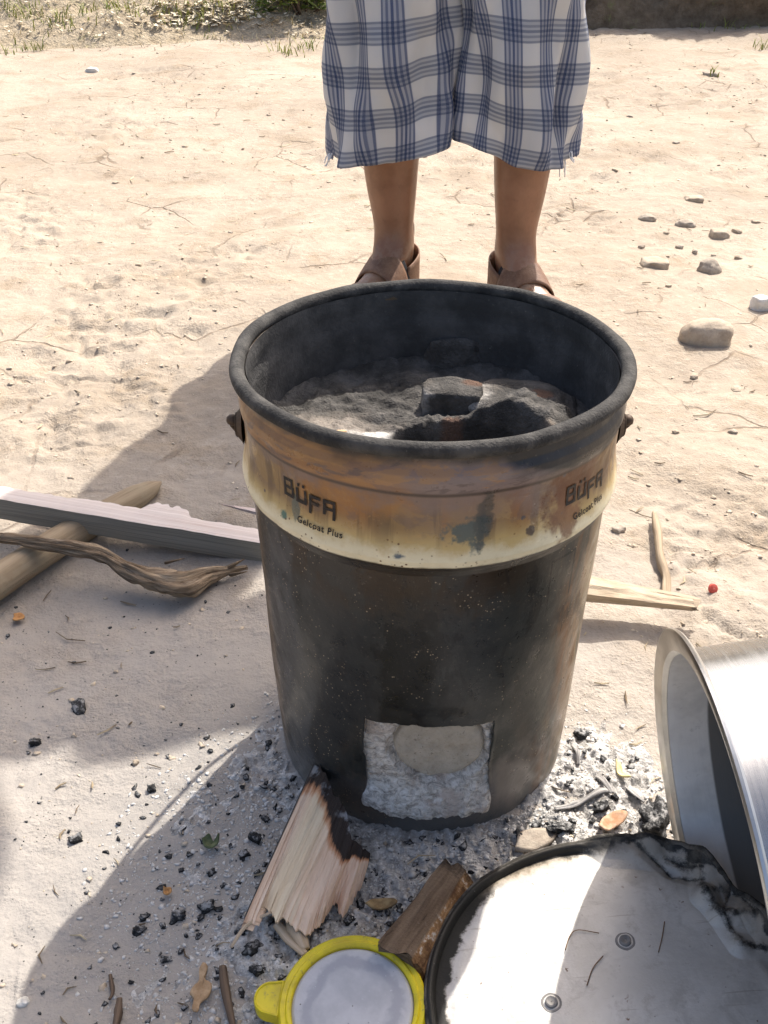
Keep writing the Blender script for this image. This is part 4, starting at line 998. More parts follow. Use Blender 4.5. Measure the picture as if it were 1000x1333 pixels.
# sandals
def mat_leather():
    k = NT('brown_leather'); n = k.noise(k.pos, 45, 4, .65); n2 = k.noise(k.pos, 320, 3, .7)
    col = k.mx(k.sst(n, .3, .7), (.15, .072, .040), (.25, .14, .08)); col = k.mx(k.mul(k.sst(n2, .55, .7), .3), col, (.42, .32, .22))
    return k.fin(col, .6, normal=k.bump(k.add(n2, n), .35, .0015), spec=.35)
M_lea = mat_leather(); M_sole = (lambda k: k.fin(k.mx(k.noise(k.pos, 60), (.035, .028, .024), (.10, .08, .065)), .8))(NT('dark_sole')); M_web = (lambda k: k.fin((.02, .02, .022), .8))(NT('black_webbing'))
def sandal(a, d, nm):
    nn = np.array([-d[1], d[0], 0]); r0 = a-po_; r0 = np.array([r0[0], r0[1], 0])
    V = []; outl = [(-.062, 0), (-.055, .026), (-.03, .033), (.03, .034), (.09, .043), (.14, .049), (.175, .040), (.195, .012), (.194, -.012), (.175, -.035), (.14, -.044), (.09, -.040), (.03, -.033), (-.03, -.033), (-.055, -.026)]
    oc = spline([np.array([x, y, 0]) for x, y in outl+outl[:1]], 60)[:-1]
    for z, g in ((0.002, .97), (.006, 1.0), (.018, 1.0), (.022, .97), (.022, .02)):
        for p in oc: V.append(r0+d*(.06+(p[0]-.06)*g)+nn*p[1]*g+np.array([0, 0, z]))
    m = len(oc); s_ = mesh_obj('sole', V, grid_faces(m, 5, wrap=True)+[tuple(range(m-1, -1, -1))], M_sole, person); smooth_by_angle(s_, 40)
    def band(name, s0, s1, prof, mat, wob=0, th_=.0028):
        """strap over the foot: prof maps along-foot share to (half width, height) of the arch"""
        nA, nB = 40, 9; V = []
        for j in range(nB):
            q = j/(nB-1); sx = s0+(s1-s0)*q; hw, hh = prof(q)
            for i in range(nA):
                b = PI*i/(nA-1); yy = hw*math.cos(b); zz = .018+(hh-.018)*math.sin(b)**.75
                V.append(r0+d*(sx+.006*math.sin(b*2+wob)+.012*math.sin(b)*wob)+nn*yy+np.array([0, 0, zz]))
        o = mesh_obj(name, V, grid_faces(nA, nB), mat, person); m_ = o.modifiers.new('t', 'SOLIDIFY'); m_.thickness = th_; m_.offset = 1
        return o
    band('instep_strap', .032, .082, lambda q: (.0465-.001*q+.002*math.sin(q*PI), .107-.030*q), M_lea, .5)
    band('strap_lining', .020, .036, lambda q: (.0445, .111-.006*q), M_web, .5, .002)
    band('toe_strap', .112, .150, lambda q: (.053+.001*q, .064-.012*q), M_lea, -.3)
    # heel counter: leather wall round the back of the heel with a black pull loop
    nA, nB = 40, 8; V = []
    for j in range(nB):
        q = j/(nB-1)
        for i in range(nA):
            b = -1.9+3.8*i/(nA-1); zz = .016+q*(.060+.022*math.cos(b*.8))
            V.append(r0-d*(.052*math.cos(b)-.012*(1-abs(b)/1.9)*0-.0)*(1+.02*q)+nn*.0455*math.sin(b)+np.array([0, 0, zz])+d*(.02*max(0, abs(b)-1.2)))
    o = mesh_obj('heel_strap', V, grid_faces(nA, nB), M_lea, person); m_ = o.modifiers.new('t', 'SOLIDIFY'); m_.thickness = .003; m_.offset = 1
    hb = r0-d*.054
    lp = tube('pull_loop', spline([hb+nn*.006+np.array([0, 0, .085]), hb-d*.008+np.array([0, 0, .118])+nn*.004, hb-d*.011+np.array([0, 0, .136]), hb-d*.006+np.array([0, 0, .128])-nn*.006, hb+np.array([0, 0, .09])-nn*.008], 24), .0058, M_web, person, n=10, flat=.45)
sandal(aL, dL, 'a'); sandal(aR, dR, 'b')

# shirt, hair (above the picture; they throw the shadow on the ground at the left)
M_shirt = (lambda k: k.fin(k.mx(k.noise(k.pos, 30), (.30, .30, .31), (.42, .42, .42)), .9, normal=k.bump(k.noise(k.pos, 20, 4), .4, .01)))(NT('grey_cotton'))
UPZ = (lambda z: .92+(z-.92)*1.22 if z > .92 else z)
def shirt():
    V = []; n = 72; rows = np.linspace(.945, 1.44, 40)
    for z in rows:
        t = (z-.86)/.58; sh = sstep(1.44, 1.34, z)
        hw = np.interp(z, [.86, 1.0, 1.2, 1.33, 1.38, 1.42, 1.44], [.172, .166, .172, .195, .165, .095, .072]); hd = np.interp(z, [.86, 1.0, 1.2, 1.35, 1.42, 1.44], [.134, .132, .130, .110, .075, .066])
        cx = np.interp(z, [.86, 1.44], [.142, .167])
        for i in range(n):
            a = 2*PI*i/n; f = 1+.03*float(vnoise(math.cos(a)*3, math.sin(a)*3, z*7, 141))
            V.append((cx+hw*math.cos(a)*f-po_[0], 1.858+hd*math.sin(a)*f-po_[1], UPZ(z)))
    mesh_obj('shirt', V, grid_faces(n, len(rows), wrap=True), M_shirt, person)
    for P3, r3 in (([(.31, 1.865, 1.375), (.425, 1.82, 1.28), (.452, 1.770, 1.175), (.36, 1.73, 1.13), (.27, 1.695, 1.118)], (.086, .084, .074, .060, .052)), ([(.03, 1.865, 1.345), (.02, 1.835, 1.24), (.030, 1.80, 1.12), (.09, 1.74, 1.09), (.135, 1.69, 1.075)], (.070, .062, .056, .050, .046))):
        Q3 = np.array([(p[0], p[1], UPZ(p[2])) for p in P3])-po_
        tube('shirt_sleeve', spline(Q3, 26), np.interp(np.linspace(0, 1, 26), np.linspace(0, 1, 5), r3), M_shirt, person, n=28, rough=.05, freq=20)
shirt()
M_hair = (lambda k: k.fin((.015, .012, .010), .7, normal=k.bump(k.noise(k.pos, 220, 4, .8), 1.0, .006)))(NT('black_hair'))
def hat():  # unseen hat, added so its brim fills out the person's shadow
    M_h = (lambda k: k.fin(k.mx(k.noise(k.map(k.pos, scale=(1, 1, 6)), 60), (.40, .30, .16), (.58, .46, .28)), .8, normal=k.bump(k.noise(k.pos, 300, 3), .5, .002)))(NT('straw_weave'))
    o = lathe('added_hat', [(.215, -.022), (.20, -.014), (.16, -.004), (.112, .0), (.104, .01), (.098, .06), (.088, .088), (.05, .098), (.0005, .100)], M_h, person, n=64, amp=.02); o.location = (.172-po_[0], 1.852-po_[1], UPZ(1.655))
    o.modifiers.new('t', 'SOLIDIFY').thickness = .003
hat()
lump('hair', (.172, .205, .160), 3, M_hair, person, (.172-po_[0], 1.852-po_[1], UPZ(1.632)), sub=4, amp=.05)
M_eye = (lambda k: k.fin((.03, .02, .015), .2))(NT('dark_eye')); M_lip = (lambda k: k.fin((.20, .075, .055), .5))(NT('lip_skin'))
for s in (-1, 1): lump('eye', (.022, .012, .011), 2, M_eye, person, (.171+s*.030-po_[0], 1.757-po_[1], UPZ(1.580)), sub=2, amp=.02)
lump('mouth', (.045, .014, .015), 2, M_lip, person, (.171-po_[0], 1.768-po_[1], UPZ(1.520)), sub=2, amp=.04)

# ------------------------------------------------------------------ stones, scraps, charcoal
def gz(x, y): return float(top_h(x, y))
ORD = ['nearest', 'second nearest', 'third nearest', 'fourth nearest', 'fifth nearest', 'sixth nearest', 'seventh nearest', 'eighth nearest', 'ninth nearest', 'tenth nearest', 'eleventh nearest', 'twelfth nearest']
def rank_labels(pts, marks, text):
    who = [min(range(len(marks)), key=lambda m: math.hypot(p[0]-marks[m][0], p[1]-marks[m][1])) for p in pts]; out = [None]*len(pts)
    for m in range(len(marks)):
        ids = sorted([i for i in range(len(pts)) if who[i] == m], key=lambda i: math.hypot(pts[i][0]-marks[m][0], pts[i][1]-marks[m][1]))
        for q, i in enumerate(ids): out[i] = text % (ORD[q], marks[m][2])
    return out
def mat_stone(name, a, b):
    k = NT(name); n = k.noise(k.pos, 35, 5, .65); n2 = k.noise(k.pos, 220, 4, .7)
    return k.fin(k.mx(k.sst(k.add(n, k.mul(k.sub(n2, .5), .4)), .3, .7), a, b), .92, normal=k.bump(k.add(n, k.mul(n2, .5)), .6, .004), spec=.15)
M_st = mat_stone('tan_stone', (.36, .29, .215), (.48, .40, .305)); M_st2 = mat_stone('grey_stone', (.30, .25, .20), (.43, .37, .295)); M_st3 = mat_stone('white_stone', (.62, .58, .50), (.78, .75, .69))
def px_m(px, py): return at(px+.5, py)[0]-at(px-.5, py)[0]
def stone(px, py, w_, h_, seed, label, mat=M_st, rz=0.0, deep=.8, group=None, name='stone', cat='stone', box=.35, amp=.2):
    P = at(px, py); m = px_m(px, py)
    o = lump(name, (w_*m, w_*m*deep, h_*m), seed, mat, None, (P[0], P[1], gz(P[0], P[1])+h_*m*.10), (0, 0, rz), sub=3, amp=amp, box=box)
    return tag(o, label, cat, group)
stone(921, 440, 62, 44, 11, 'large smooth tan stone on the bare ground right of the stove', rz=-.1, deep=.65, box=.3, amp=.10)
stone(925, 350, 26, 22, 12, 'wedge shaped grey stone above the large tan stone', M_st2, rz=.6)
stone(992, 397, 26, 26, 13, 'pale stone half cut by the picture edge above the pot', M_st3, rz=.3)
stone(938, 301, 24, 15, 14, 'small flat stone in the group of three far to the right of the sandals', M_st)
stone(893, 288, 22, 12, 15, 'low rounded stone beside the cracked soil far right', M_st2)
stone(853, 345, 34, 13, 16, 'broad flat pale stone between the sandals and the picture edge', M_st)
stone(843, 282, 20, 10, 17, 'thin tilted flake of stone on the far bare ground', M_st2)
stone(31, 1306, 15, 11, 18, 'small whitish pebble at the bottom left corner', M_st3)
stone(120, 91, 14, 8, 19, 'bright white chip of stone on the far bare ground at the left', M_st3)
stone(925, 98, 20, 6, 20, 'dark flat clod lying in front of the steep bank', M_st2)
stone(905, 258, 22, 9, 21, 'narrow clod of soil behind the flat stones', M_st)
PEB = [(885, 318, 14, 9), (868, 300, 11, 7), (962, 330, 13, 8), (835, 322, 12, 8), (960, 296, 18, 8), (985, 285, 12, 8), (905, 325, 10, 7), (870, 372, 10, 6), (905, 484, 14, 8), (955, 560, 14, 9), (880, 560, 12, 8), (930, 640, 10, 7), (820, 470, 8, 5), (960, 500, 18, 7), (845, 625, 8, 6), (805, 690, 22, 14), (835, 585, 7, 5), (180, 345, 10, 6), (60, 300, 9, 5), (240, 190, 9, 5), (150, 235, 10, 5), (300, 300, 9, 5), (90, 470, 10, 6), (350, 150, 8, 4), (820, 150, 10, 5), (860, 105, 9, 4), (800, 225, 10, 5), (880, 190, 12, 5), (175, 985, 12, 10), (150, 870, 8, 6)]
plab = rank_labels(PEB, [(925, 350, 'the wedge shaped grey stone'), (921, 440, 'the large smooth tan stone'), (855, 720, 'the dry weathered stick'), (140, 640, 'the pale sawn plank'), (120, 91, 'the bright white chip'), (400, 330, "the person's sandal on the left"), (800, 60, 'the foot of the dark bank'), (800, 200, "the shorts' right hem"), (97, 1086, 'the charcoal lump on the sunlit strip'), (820, 545, "the stove's right ear"), (60, 300, 'the left picture edge on the sunlit ground')], 'small pale pebble %s to %s')
for i, (qx, qy, w_, h_) in enumerate(PEB):
    stone(qx, qy, w_*.75, h_*.7, 30+i, plab[i], M_st if i % 3 else M_st2, rz=i*1.3, group='small stones scattered on the bare ground', name='pebble', cat='pebble')

M_char = (lambda k: k.fin(k.mx(k.mul(k.sst(k.xyz(k.geo.outputs['Normal'])[2], .3, .9), k.sst(k.noise(k.pos, 190, 4, .7), .44, .62)), k.mx(k.sst(k.noise(k.pos, 140, 4, .7), .5, .75), (.016, .016, .0165), (.10, .10, .10)), (.32, .315, .305)), .75, normal=k.bump(k.noise(k.pos, 260, 4, .75), .8, .004), spec=.4))(NT('charcoal'))
def char(px, py, w_, label, group=None, seed=0, flat=.6, name='charcoal_lump', rz=None, lift=.2, sub=2):
    P = at(px, py); m = px_m(px, py); s = w_*m
    o = lump(name, (s, s*.7, s*flat), seed, M_char, None, (P[0], P[1], gz(P[0], P[1])+s*flat*lift), (rng.uniform(-.4, .4), rng.uniform(-.4, .4), rng.uniform(0, 6) if rz is None else rz), sub=sub, amp=.45, box=.7, freq=3)
    return tag(o, label, 'charcoal', group)
char(852, 1072, 42, 'largest jagged black charcoal lump, beside the pot mouth', seed=3, flat=.75, sub=3)
char(758, 956, 20, 'curled black charred flake on sunlit soil right of the stove base', seed=5, flat=.5)
char(728, 1088, 28, 'flat dark charcoal slab in white ash above the metal lid', seed=7, flat=.35, sub=3)
char(782, 1058, 19, 'round black charcoal lump in the sunlit white ash', seed=8)
char(97, 1086, 17, 'black charcoal lump on the sunlit strip of soil at left', seed=9)
char(44, 958, 14, 'charcoal lump in the shade near the left picture edge', seed=10)
char(102, 918, 22, 'broken charcoal stick end in the upper left shade', seed=11, flat=.3)
char(197, 1022, 11, 'small upright charcoal bit on the sunlit soil', seed=12, flat=.9)
char(677, 1098, 18, 'charcoal corner poking out beside the lid edge', seed=14)
G = 'black charcoal lumps in the ash'
kn = [(275, 1134, 15), (232, 1191, 24), (188, 1191, 16), (212, 1203, 13), (180, 1208, 20), (216, 1244, 17), (332, 1090, 24), (318, 1113, 18), (346, 1064, 14), (300, 1100, 10), (268, 1180, 26), (330, 1238, 30), (335, 1268, 26), (315, 1215, 22), (150, 1228, 12), (362, 1222, 16), (236, 1130, 10), (470, 1180, 16), (455, 1205, 18), (500, 1165, 12), (520, 1185, 14), (540, 1130, 10), (800, 1045, 12), (812, 1058, 10), (745, 1075, 12), (770, 1075, 10), (836, 1085, 16), (790, 1020, 9), (740, 1020, 9), (700, 1075, 12), (866, 1050, 14), (760, 985, 9), (500, 1075, 14), (395, 1210, 13), (290, 1150, 10), (258, 1215, 12), (300, 1310, 14), (345, 1310, 20), (240, 1310, 12), (205, 1318, 10), (170, 1275, 9)]
klab = rank_labels(kn, [(262, 1288, 'the tan bark chip'), (275, 1102, 'the green leaf'), (218, 1161, 'the tiny orange leaf scrap'), (335, 1180, 'the split firewood, splintered end'), (400, 1000, 'the split firewood, charred tip'), (496, 1186, 'the curled dead leaf'), (755, 1048, 'the ash covered grey stick'), (852, 1072, 'the largest jagged charcoal lump'), (728, 1088, 'the flat charcoal slab'), (340, 1298, 'the tab of the yellow lid'), (150, 1300, 'the thick brown twig stub'), (752, 985, 'the curled charred flake'), (505, 1070, 'the foot of the firebox')], 'black charcoal lump in the ash, %s to %s')
for i, (qx, qy, w_) in enumerate(kn):
    char(qx, qy, w_*.72, klab[i], G, seed=40+i, flat=rng.uniform(.35, .8))

def flake(name, px, py, pts, mat, label, cat, th=.0015, curl=.004, lift=.003, group=None, seed=0):
    """flat scrap with its own outline (pixel offsets), thickness and curl"""
    m = px_m(px, py); P = at(px, py); my = (at(px, py-.5)[1]-at(px, py+.5)[1])
    oc = spline([np.array([x*m, -y*my, 0]) for x, y in pts+pts[:1]], 36)[:-1]; n = len(oc); V = []; rings = [.25, .5, .75, 1.0]
    W = np.abs(oc[:, :2]).max()
    for s in rings:
        for q in oc: V.append((q[0]*s, q[1]*s, lift+curl*((q[0]*s)**2+(q[1]*s)**2)/W**2+.0012*float(vnoise(q[0]*s*120+seed, q[1]*s*120, s=seed))))
    V.append((0, 0, lift))
    o = mesh_obj(name, V, grid_faces(n, 4, wrap=True)+[(n*4, (q+1) % n, q) for q in range(n)], mat); m_ = o.modifiers.new('t', 'SOLIDIFY'); m_.thickness = th; m_.offset = 0
    o.location = (P[0], P[1], gz(P[0], P[1])+.001); return tag(o, label, cat, group)
def mat_flat(name, a, b, r=.8):
    k = NT(name); n = k.noise(k.pos, 90, 4, .65); return k.fin(k.mx(k.sst(n, .35, .65), a, b), r, normal=k.bump(k.noise(k.pos, 250, 3), .4, .001))
M_bark = mat_flat('bark_chip', (.30, .19, .10), (.46, .32, .19)); M_leaf = mat_flat('orange_leaf', (.36, .17, .06), (.48, .26, .10)); M_green = mat_flat('green_leaf', (.07, .09, .04), (.14, .16, .08)); M_brown = mat_flat('brown_leaf', (.20, .13, .06), (.36, .26, .13)); M_paper = mat_flat('yellow_scrap', (.60, .48, .20), (.72, .62, .34))
flake('bark_chip', 262, 1288, [(-2, -32), (5, -28), (3, -12), (13, -6), (12, 12), (3, 20), (2, 33), (-6, 30), (-7, 14), (-13, 8), (-10, -2), (-4, -10), (-6, -24)], M_bark, 'tan bark chip with a ragged outline lying in the ash left of the yellow lid', 'bark chip', seed=1)
flake('leaf_scrap', 23, 800, [(-7, -3), (0, -5), (7, -2), (6, 4), (-4, 5)], M_leaf, 'small orange leaf scrap in the shade below the round pole', 'leaf scrap', seed=2)
flake('leaf_scrap', 218, 1161, [(-5, -4), (3, -4), (5, 2), (0, 6), (-4, 2)], M_leaf, 'tiny orange leaf scrap on the shaded ash', 'leaf scrap', seed=3)
flake('green_leaf', 275, 1102, [(-11, -3), (-3, -9), (4, -2), (10, -7), (9, 4), (2, 7), (-6, 6)], M_green, 'crumpled green leaf on the ash left of the split firewood', 'leaf', curl=.006, seed=4)
flake('dead_leaf', 496, 1186, [(-20, 4), (-12, -5), (4, -8), (17, -4), (20, 3), (5, 6), (-8, 7)], M_brown, 'curled brown dead leaf between the split firewood and bark log', 'leaf', curl=.008, seed=5)
flake('bark_scrap', 797, 1076, [(-22, 10), (-12, -4), (6, -12), (20, -8), (12, 2), (0, 8), (-12, 14)], mat_flat('rust_bark', (.36, .19, .10), (.52, .36, .25)), 'rusty tan bark scrap in the white ash above the lid', 'bark scrap', seed=6)
flake('paper_scrap', 806, 1010, [(-3, -12), (3, -8), (4, 2), (9, 14), (3, 12), (-4, 4)], M_paper, 'small yellow paper scrap on sunlit soil right of the stove', 'paper scrap', curl=.006, seed=7)
flake('stone_flake', 696, 1104, [(-28, 10), (-18, -10), (10, -14), (28, -8), (14, 6), (-10, 14)], M_st2, 'flat grey brown stone flake against the upper edge of the lid', 'stone', th=.006, curl=.0, lift=.006, seed=8)
# red bottle cap and dark bit in the little hollow on the right
P = at(927, 769); cp = lathe('bottle_cap', [(.0005, .005), (.006, .0052), (.0085, .0044), (.0098, .0), (.0090, -.0005), (.0082, .003)], mat_flat('red_enamel', (.45, .05, .03), (.60, .12, .09), .4), n=42, amp=.03)
cp.location = (P[0], P[1], gz(P[0], P[1])+.002); cp.rotation_euler = (.9, .5, 0); cp.scale = (.62, .62, .62); tag(cp, 'red bottle cap lying in a hollow of the soil on the right', 'bottle cap')

# twigs, splinters, sticks near the fire
M_twig = mat_wood('dark_twig', (.20, .14, .095), (.095, .065, .045), (6, .6)); M_spl = mat_wood('pale_splinter', (.64, .52, .38), (.46, .34, .22), (8, .5)); M_ashw = mat_wood('ash_grey_stick', (.55, .53, .50), (.20, .19, .18), (8, .8))
def twig(name, pts, r, mat, label, cat='twig', z=.004, rough=.3, seed=0, flat=1.0, group=None, taper=(.7, 1, .5)):
    Q = []
    for px, py in pts:
        P = at(px, py, 0); P[2] = gz(P[0], P[1])+z; Q.append(P)
    o = tube(name, spline(Q, 24), np.interp(np.linspace(0, 1, 24), [0, .4, 1], [r*taper[0], r*taper[1], r*taper[2]]), mat, n=10, rough=rough, seed=seed, flat=flat, freq=60)
    return tag(o, label, cat, group)
twig('twig', [(291, 1262), (294, 1285), (300, 1318), (306, 1345)], .0042, M_twig, 'dark twig lying in the ash right of the bark chip', seed=1)
twig('twig', [(157, 1302), (155, 1320), (150, 1350)], .0036, M_twig, 'thick brown twig stub at the bottom edge left of the bark chip', seed=2)
twig('twig', [(144, 1270), (147, 1292), (143, 1303)], .0018, M_twig, 'thin dark twig above the thick brown stub', seed=3)
twig('wood_splinter', [(355, 1208), (335, 1212), (320, 1225), (303, 1247)], .0022, M_spl, 'curved pale wood splinter below the split firewood', 'wood splinter', z=.012, seed=4, flat=.4)
twig('wood_splinter', [(380, 1197), (386, 1215), (399, 1248)], .0072, M_spl, 'stubby pale wood splinter pointing at the yellow lid tab side', 'wood splinter', z=.008, seed=5, flat=.5)
twig('wood_splinter', [(360, 1215), (376, 1230), (398, 1256)], .0052, M_spl, 'longer thin wood splinter lying below the stubby one', 'wood splinter', z=.005, seed=6, flat=.5)
bpy.data.objects['wood_splinter.001']['label'] = 'stubby pale wood splinter with a dark end above the yellow lid'
twig('ash_grey_stick', [(722, 1057), (750, 1048), (778, 1038), (792, 1036)], .0042, M_ashw, 'ash covered grey stick in the sunlit ash right of the stove', 'stick', z=.003, seed=7, rough=.95, flat=.7)
twig('ash_grey_stick', [(776, 1012), (783, 1024), (795, 1042)], .0028, M_ashw, 'short grey burnt stick standing across the ash covered one', 'stick', z=.003, seed=8, rough=.95, flat=.7)
twig('ash_grey_stick', [(745, 972), (750, 985), (752, 998)], .0030, M_ashw, 'short pale burnt stick below the curled charred flake', 'stick', z=.002, seed=9, rough=.95, flat=.7)
twig('ash_grey_stick', [(815, 1030), (826, 1040), (838, 1048)], .0034, M_ashw, 'thin grey burnt stick left of the largest charcoal lump', 'stick', z=.002, seed=10, rough=.95, flat=.7)
M_str = mat_flat('rust_brown_straw', (.10, .05, .025), (.22, .13, .07))
def straw(pts, label, seed):
    Q = [at_lid(*q)+nzv*.0032 for q in pts]
    tag(tube('dry_straw', spline(Q, 20), .00038, M_str, n=6, rough=.3, seed=seed), label, 'straw')
straw([(865, 1203), (862, 1222), (857, 1243)], 'straight brown straw on the lid right of its upper bolt', 1)
straw([(785, 1248), (772, 1264), (764, 1286)], 'slightly bent brown straw on the lid between its two bolts', 2)
straw([(736, 1240), (742, 1222), (752, 1214), (780, 1218)], 'hooked brown straw on the lid along the shadow edge', 3)

# fine loose stuff (nobody could count it)
def scatter(name, pts, sizes, mat, seed, sub=1, flat=.6, nvar=12, sink=.2, slim=.6):
    r = np.random.default_rng(seed); Vs, Fs = [], []; off = 0; proto = []
    for k in range(nvar):
        bm = bmesh.new(); bmesh.ops.create_icosphere(bm, subdivisions=sub, radius=.5)
        P = np.array([v.co[:] for v in bm.verts]); P *= (1+.85*fbm(P[:, 0]*3.4+k*3.1, P[:, 1]*3.4, P[:, 2]*3.4, s=seed+k, o=2))[:, None]
        proto.append((P, np.array([[v.index for v in f.verts] for f in bm.faces]))); bm.free()
    for (x, y), s in zip(pts, sizes):
        P, F_ = proto[r.integers(nvar)]; a = r.uniform(0, 6.3); c, s_ = math.cos(a), math.sin(a)
        Q = P*np.array([s, s*r.uniform(slim, 1), s*flat*r.uniform(.6, 1.3)]); Q = np.stack([Q[:, 0]*c-Q[:, 1]*s_, Q[:, 0]*s_+Q[:, 1]*c, Q[:, 2]], -1)
        Vs.append(Q+np.array([x, y, 0])); Fs.append(F_+off); off += len(P)
    V = np.vstack(Vs); cnt = [len(q) for q in Vs]
    zb = np.repeat(top_h(np.array([p[0] for p in pts]), np.array([p[1] for p in pts]))+np.array(sizes)*flat*sink, cnt); V[:, 2] += zb
    me = bpy.data.meshes.new(name); F_ = np.vstack(Fs)
    me.vertices.add(len(V)); me.vertices.foreach_set('co', V.ravel()); me.loops.add(F_.size); me.loops.foreach_set('vertex_index', F_.ravel().astype(np.int32))
    me.polygons.add(len(F_)); me.polygons.foreach_set('loop_start', np.arange(0, F_.size, 3, dtype=np.int32)); me.polygons.foreach_set('loop_total', np.full(len(F_), 3, dtype=np.int32))
    me.update(); me.validate(); me.materials.append(mat)
    o = bpy.data.objects.new(name, me); C.objects.link(o); o['kind'] = 'stuff'; return o
def free(p, lim=.15): return math.hypot(p[0]-DX, p[1]-DY) > lim
r = np.random.default_rng(3)
pts = []
while len(pts) < 9000:
    y = .3+5.0*r.uniform()**1.5; x = r.uniform(-1, 1)*(.36+.47*y)
    dens = sstep(-.35, .5, float(fbm(x*2.1+7, y*2.1, s=8, o=2))+.35*(x-.1)) + .30
    if r.uniform() < dens and free((x, y)): pts.append((x, y))
sz = [(.0016+.0052*r.uniform()**5)*(1+.30*p[1]) for p in pts]
M_clod = mat_stone('soil_crumbs', (.42, .34, .25), (.55, .465, .36))
scatter('soil_crumbs', pts, sz, M_clod, 5, flat=.42, sink=.05)
pts = []
while len(pts) < 700:
    x, y = r.uniform(-.75, .1), r.uniform(.3, 1.1)
    if free((x, y)): pts.append((x, y))
scatter('charcoal_crumbs', pts, [(.0012+.004*r.uniform()**4) for p in pts], M_char, 9)
pts = []
while len(pts) < 17000:
    x, y = r.uniform(-.34, .34), r.uniform(.27, .78); d = math.hypot((x-.035)/.26, (y-.53)/.23)
    if r.uniform() < 1.15-d and free((x, y), .14): pts.append((x, y))
M_fl = (lambda k: k.fin(k.mx(k.noise(k.pos, 55, 4, .7), (.24, .23, .215), (.80, .775, .73)), .95, spec=.1))(NT('white_ash_flake'))
scatter('ash_flakes', pts[:16000], [(.0011+.0048*r.uniform()**4) for p in pts[:16000]], M_fl, 13, flat=.28, sink=.1, slim=.22)
scatter('char_flakes', pts[16000:], [(.0013+.0075*r.uniform()**3.2) for p in pts[16000:]], M_char, 15, flat=.45, slim=.5)

# bits of straw and fibre trodden into the soil
V, F = [], []
r = np.random.default_rng(17)
for q in range(480):
    y = .3+3.2*r.uniform()**1.5; x = r.uniform(-1, 1)*(.36+.47*y)
    if not free((x, y), .15): continue
    a = r.uniform(0, 6.3); L_ = r.uniform(.004, .017)*(1+.25*y)*(1 if r.uniform() < .9 else 2.2); w_ = r.uniform(.0004, .0011)*(1+.3*y); d = np.array([math.cos(a), math.sin(a)]); n_ = np.array([-d[1], d[0]]); o = len(V); c_ = r.normal(0, .12)*L_
    z = float(top_h(x, y))+.0012
    for tq, bw in ((-.5, .4), (0, 1), (.5, .3)):
        p = np.array([x, y])+d*L_*tq+n_*c_*(1-4*tq*tq); zz = z+r.uniform(0, .0015)
        V += [(p[0]-n_[0]*w_*bw, p[1]-n_[1]*w_*bw, zz), (p[0], p[1], zz+w_*1.2), (p[0]+n_[0]*w_*bw, p[1]+n_[1]*w_*bw, zz)]
    for t_ in (0, 3): F += [(o+t_, o+t_+1, o+t_+4, o+t_+3), (o+t_+1, o+t_+2, o+t_+5, o+t_+4)]
tag(mesh_obj('straw_bits', V, F, (lambda k: k.fin(k.mx(k.sst(k.noise(k.pos, 11, 2), .4, .6), (.14, .10, .065), (.50, .41, .27)), .85, spec=.15))(NT('straw_bits'))), kind='stuff')

# plants and litter along the back
M_grass = (lambda k: k.fin(k.mx(k.noise(k.pos, 9, 3), (.14, .19, .035), (.36, .36, .10)), .7, spec=.2))(NT('grass_blades')); M_dry = (lambda k: k.fin(k.mx(k.noise(k.pos, 9, 3), (.42, .34, .17), (.58, .50, .32)), .8, spec=.2))(NT('dry_grass'))
from mathutils.bvhtree import BVHTree
bk = bpy.data.objects['earth_bank']; bvh = BVHTree.FromPolygons([v.co[:] for v in bk.data.vertices], [p.vertices[:] for p in bk.data.polygons])
def bank_z(x, y):
    h = bvh.ray_cast(Vector((x, y, 5)), Vector((0, 0, -1)))
    return max(h[0].z if h[0] else -1, float(ground_h(x, y)))
def blades(name, tufts, mat, seed, h0=.02, h1=.06):
    r = np.random.default_rng(seed); V, F = [], []
    for (x, y, n, sp) in tufts:
        for q in range(n):
            bx_, by_ = x+r.normal()*sp, y+r.normal()*sp; z = bank_z(bx_, by_)-.004; a = r.uniform(0, 6.3); h = r.uniform(h0, h1); b = r.uniform(.3, 1.2)*h; w_ = r.uniform(.0015, .0035)
            d = np.array([math.cos(a), math.sin(a)]); s_ = np.array([-d[1], d[0]])*w_; o = len(V)
            V += [(bx_-s_[0], by_-s_[1], z), (bx_+s_[0], by_+s_[1], z), (bx_+d[0]*b*.4+s_[0]*.8, by_+d[1]*b*.4+s_[1]*.8, z+h*.65), (bx_+d[0]*b*.4-s_[0]*.8, by_+d[1]*b*.4-s_[1]*.8, z+h*.65), (bx_+d[0]*b, by_+d[1]*b, z+h)]
            F += [(o, o+1, o+2, o+3), (o+3, o+2, o+4)]
    tag(mesh_obj(name, V, F, mat, smooth=False), kind='stuff')
r = np.random.default_rng(21)
def far_pt(px, py):
    # where the picture ray meets the bank or the ground
    g = at(px, py, 0); d = Vector((g[0], g[1], -CAMH)).normalized(); h = bvh.ray_cast(Vector((0, 0, CAMH)), d)
    q = np.array(h[0]) if h[0] else g
    return q if q[1] < g[1] or g[1] < 0 else g
tf = [(far_pt(*q)[0], far_pt(*q)[1], n, s) for q, n, s in [((28, 18), 60, .07), ((90, 26), 46, .06), ((62, 30), 30, .06), ((45, 62), 26, .03), ((155, 8), 50, .08), ((172, 14), 36, .05), ((230, 10), 50, .06), ((265, 28), 40, .05), ((275, 8), 40, .06), ((320, 14), 30, .05), ((12, 6), 40, .1), ((10, 66), 14, .02), ((372, 70), 24, .04), ((400, 62), 26, .035), ((995, 60), 20, .03), ((925, 98), 14, .012), ((903, 12), 40, .04), ((955, 6), 40, .06), ((345, 5), 30, .05), ((215, 28), 20, .05)]]
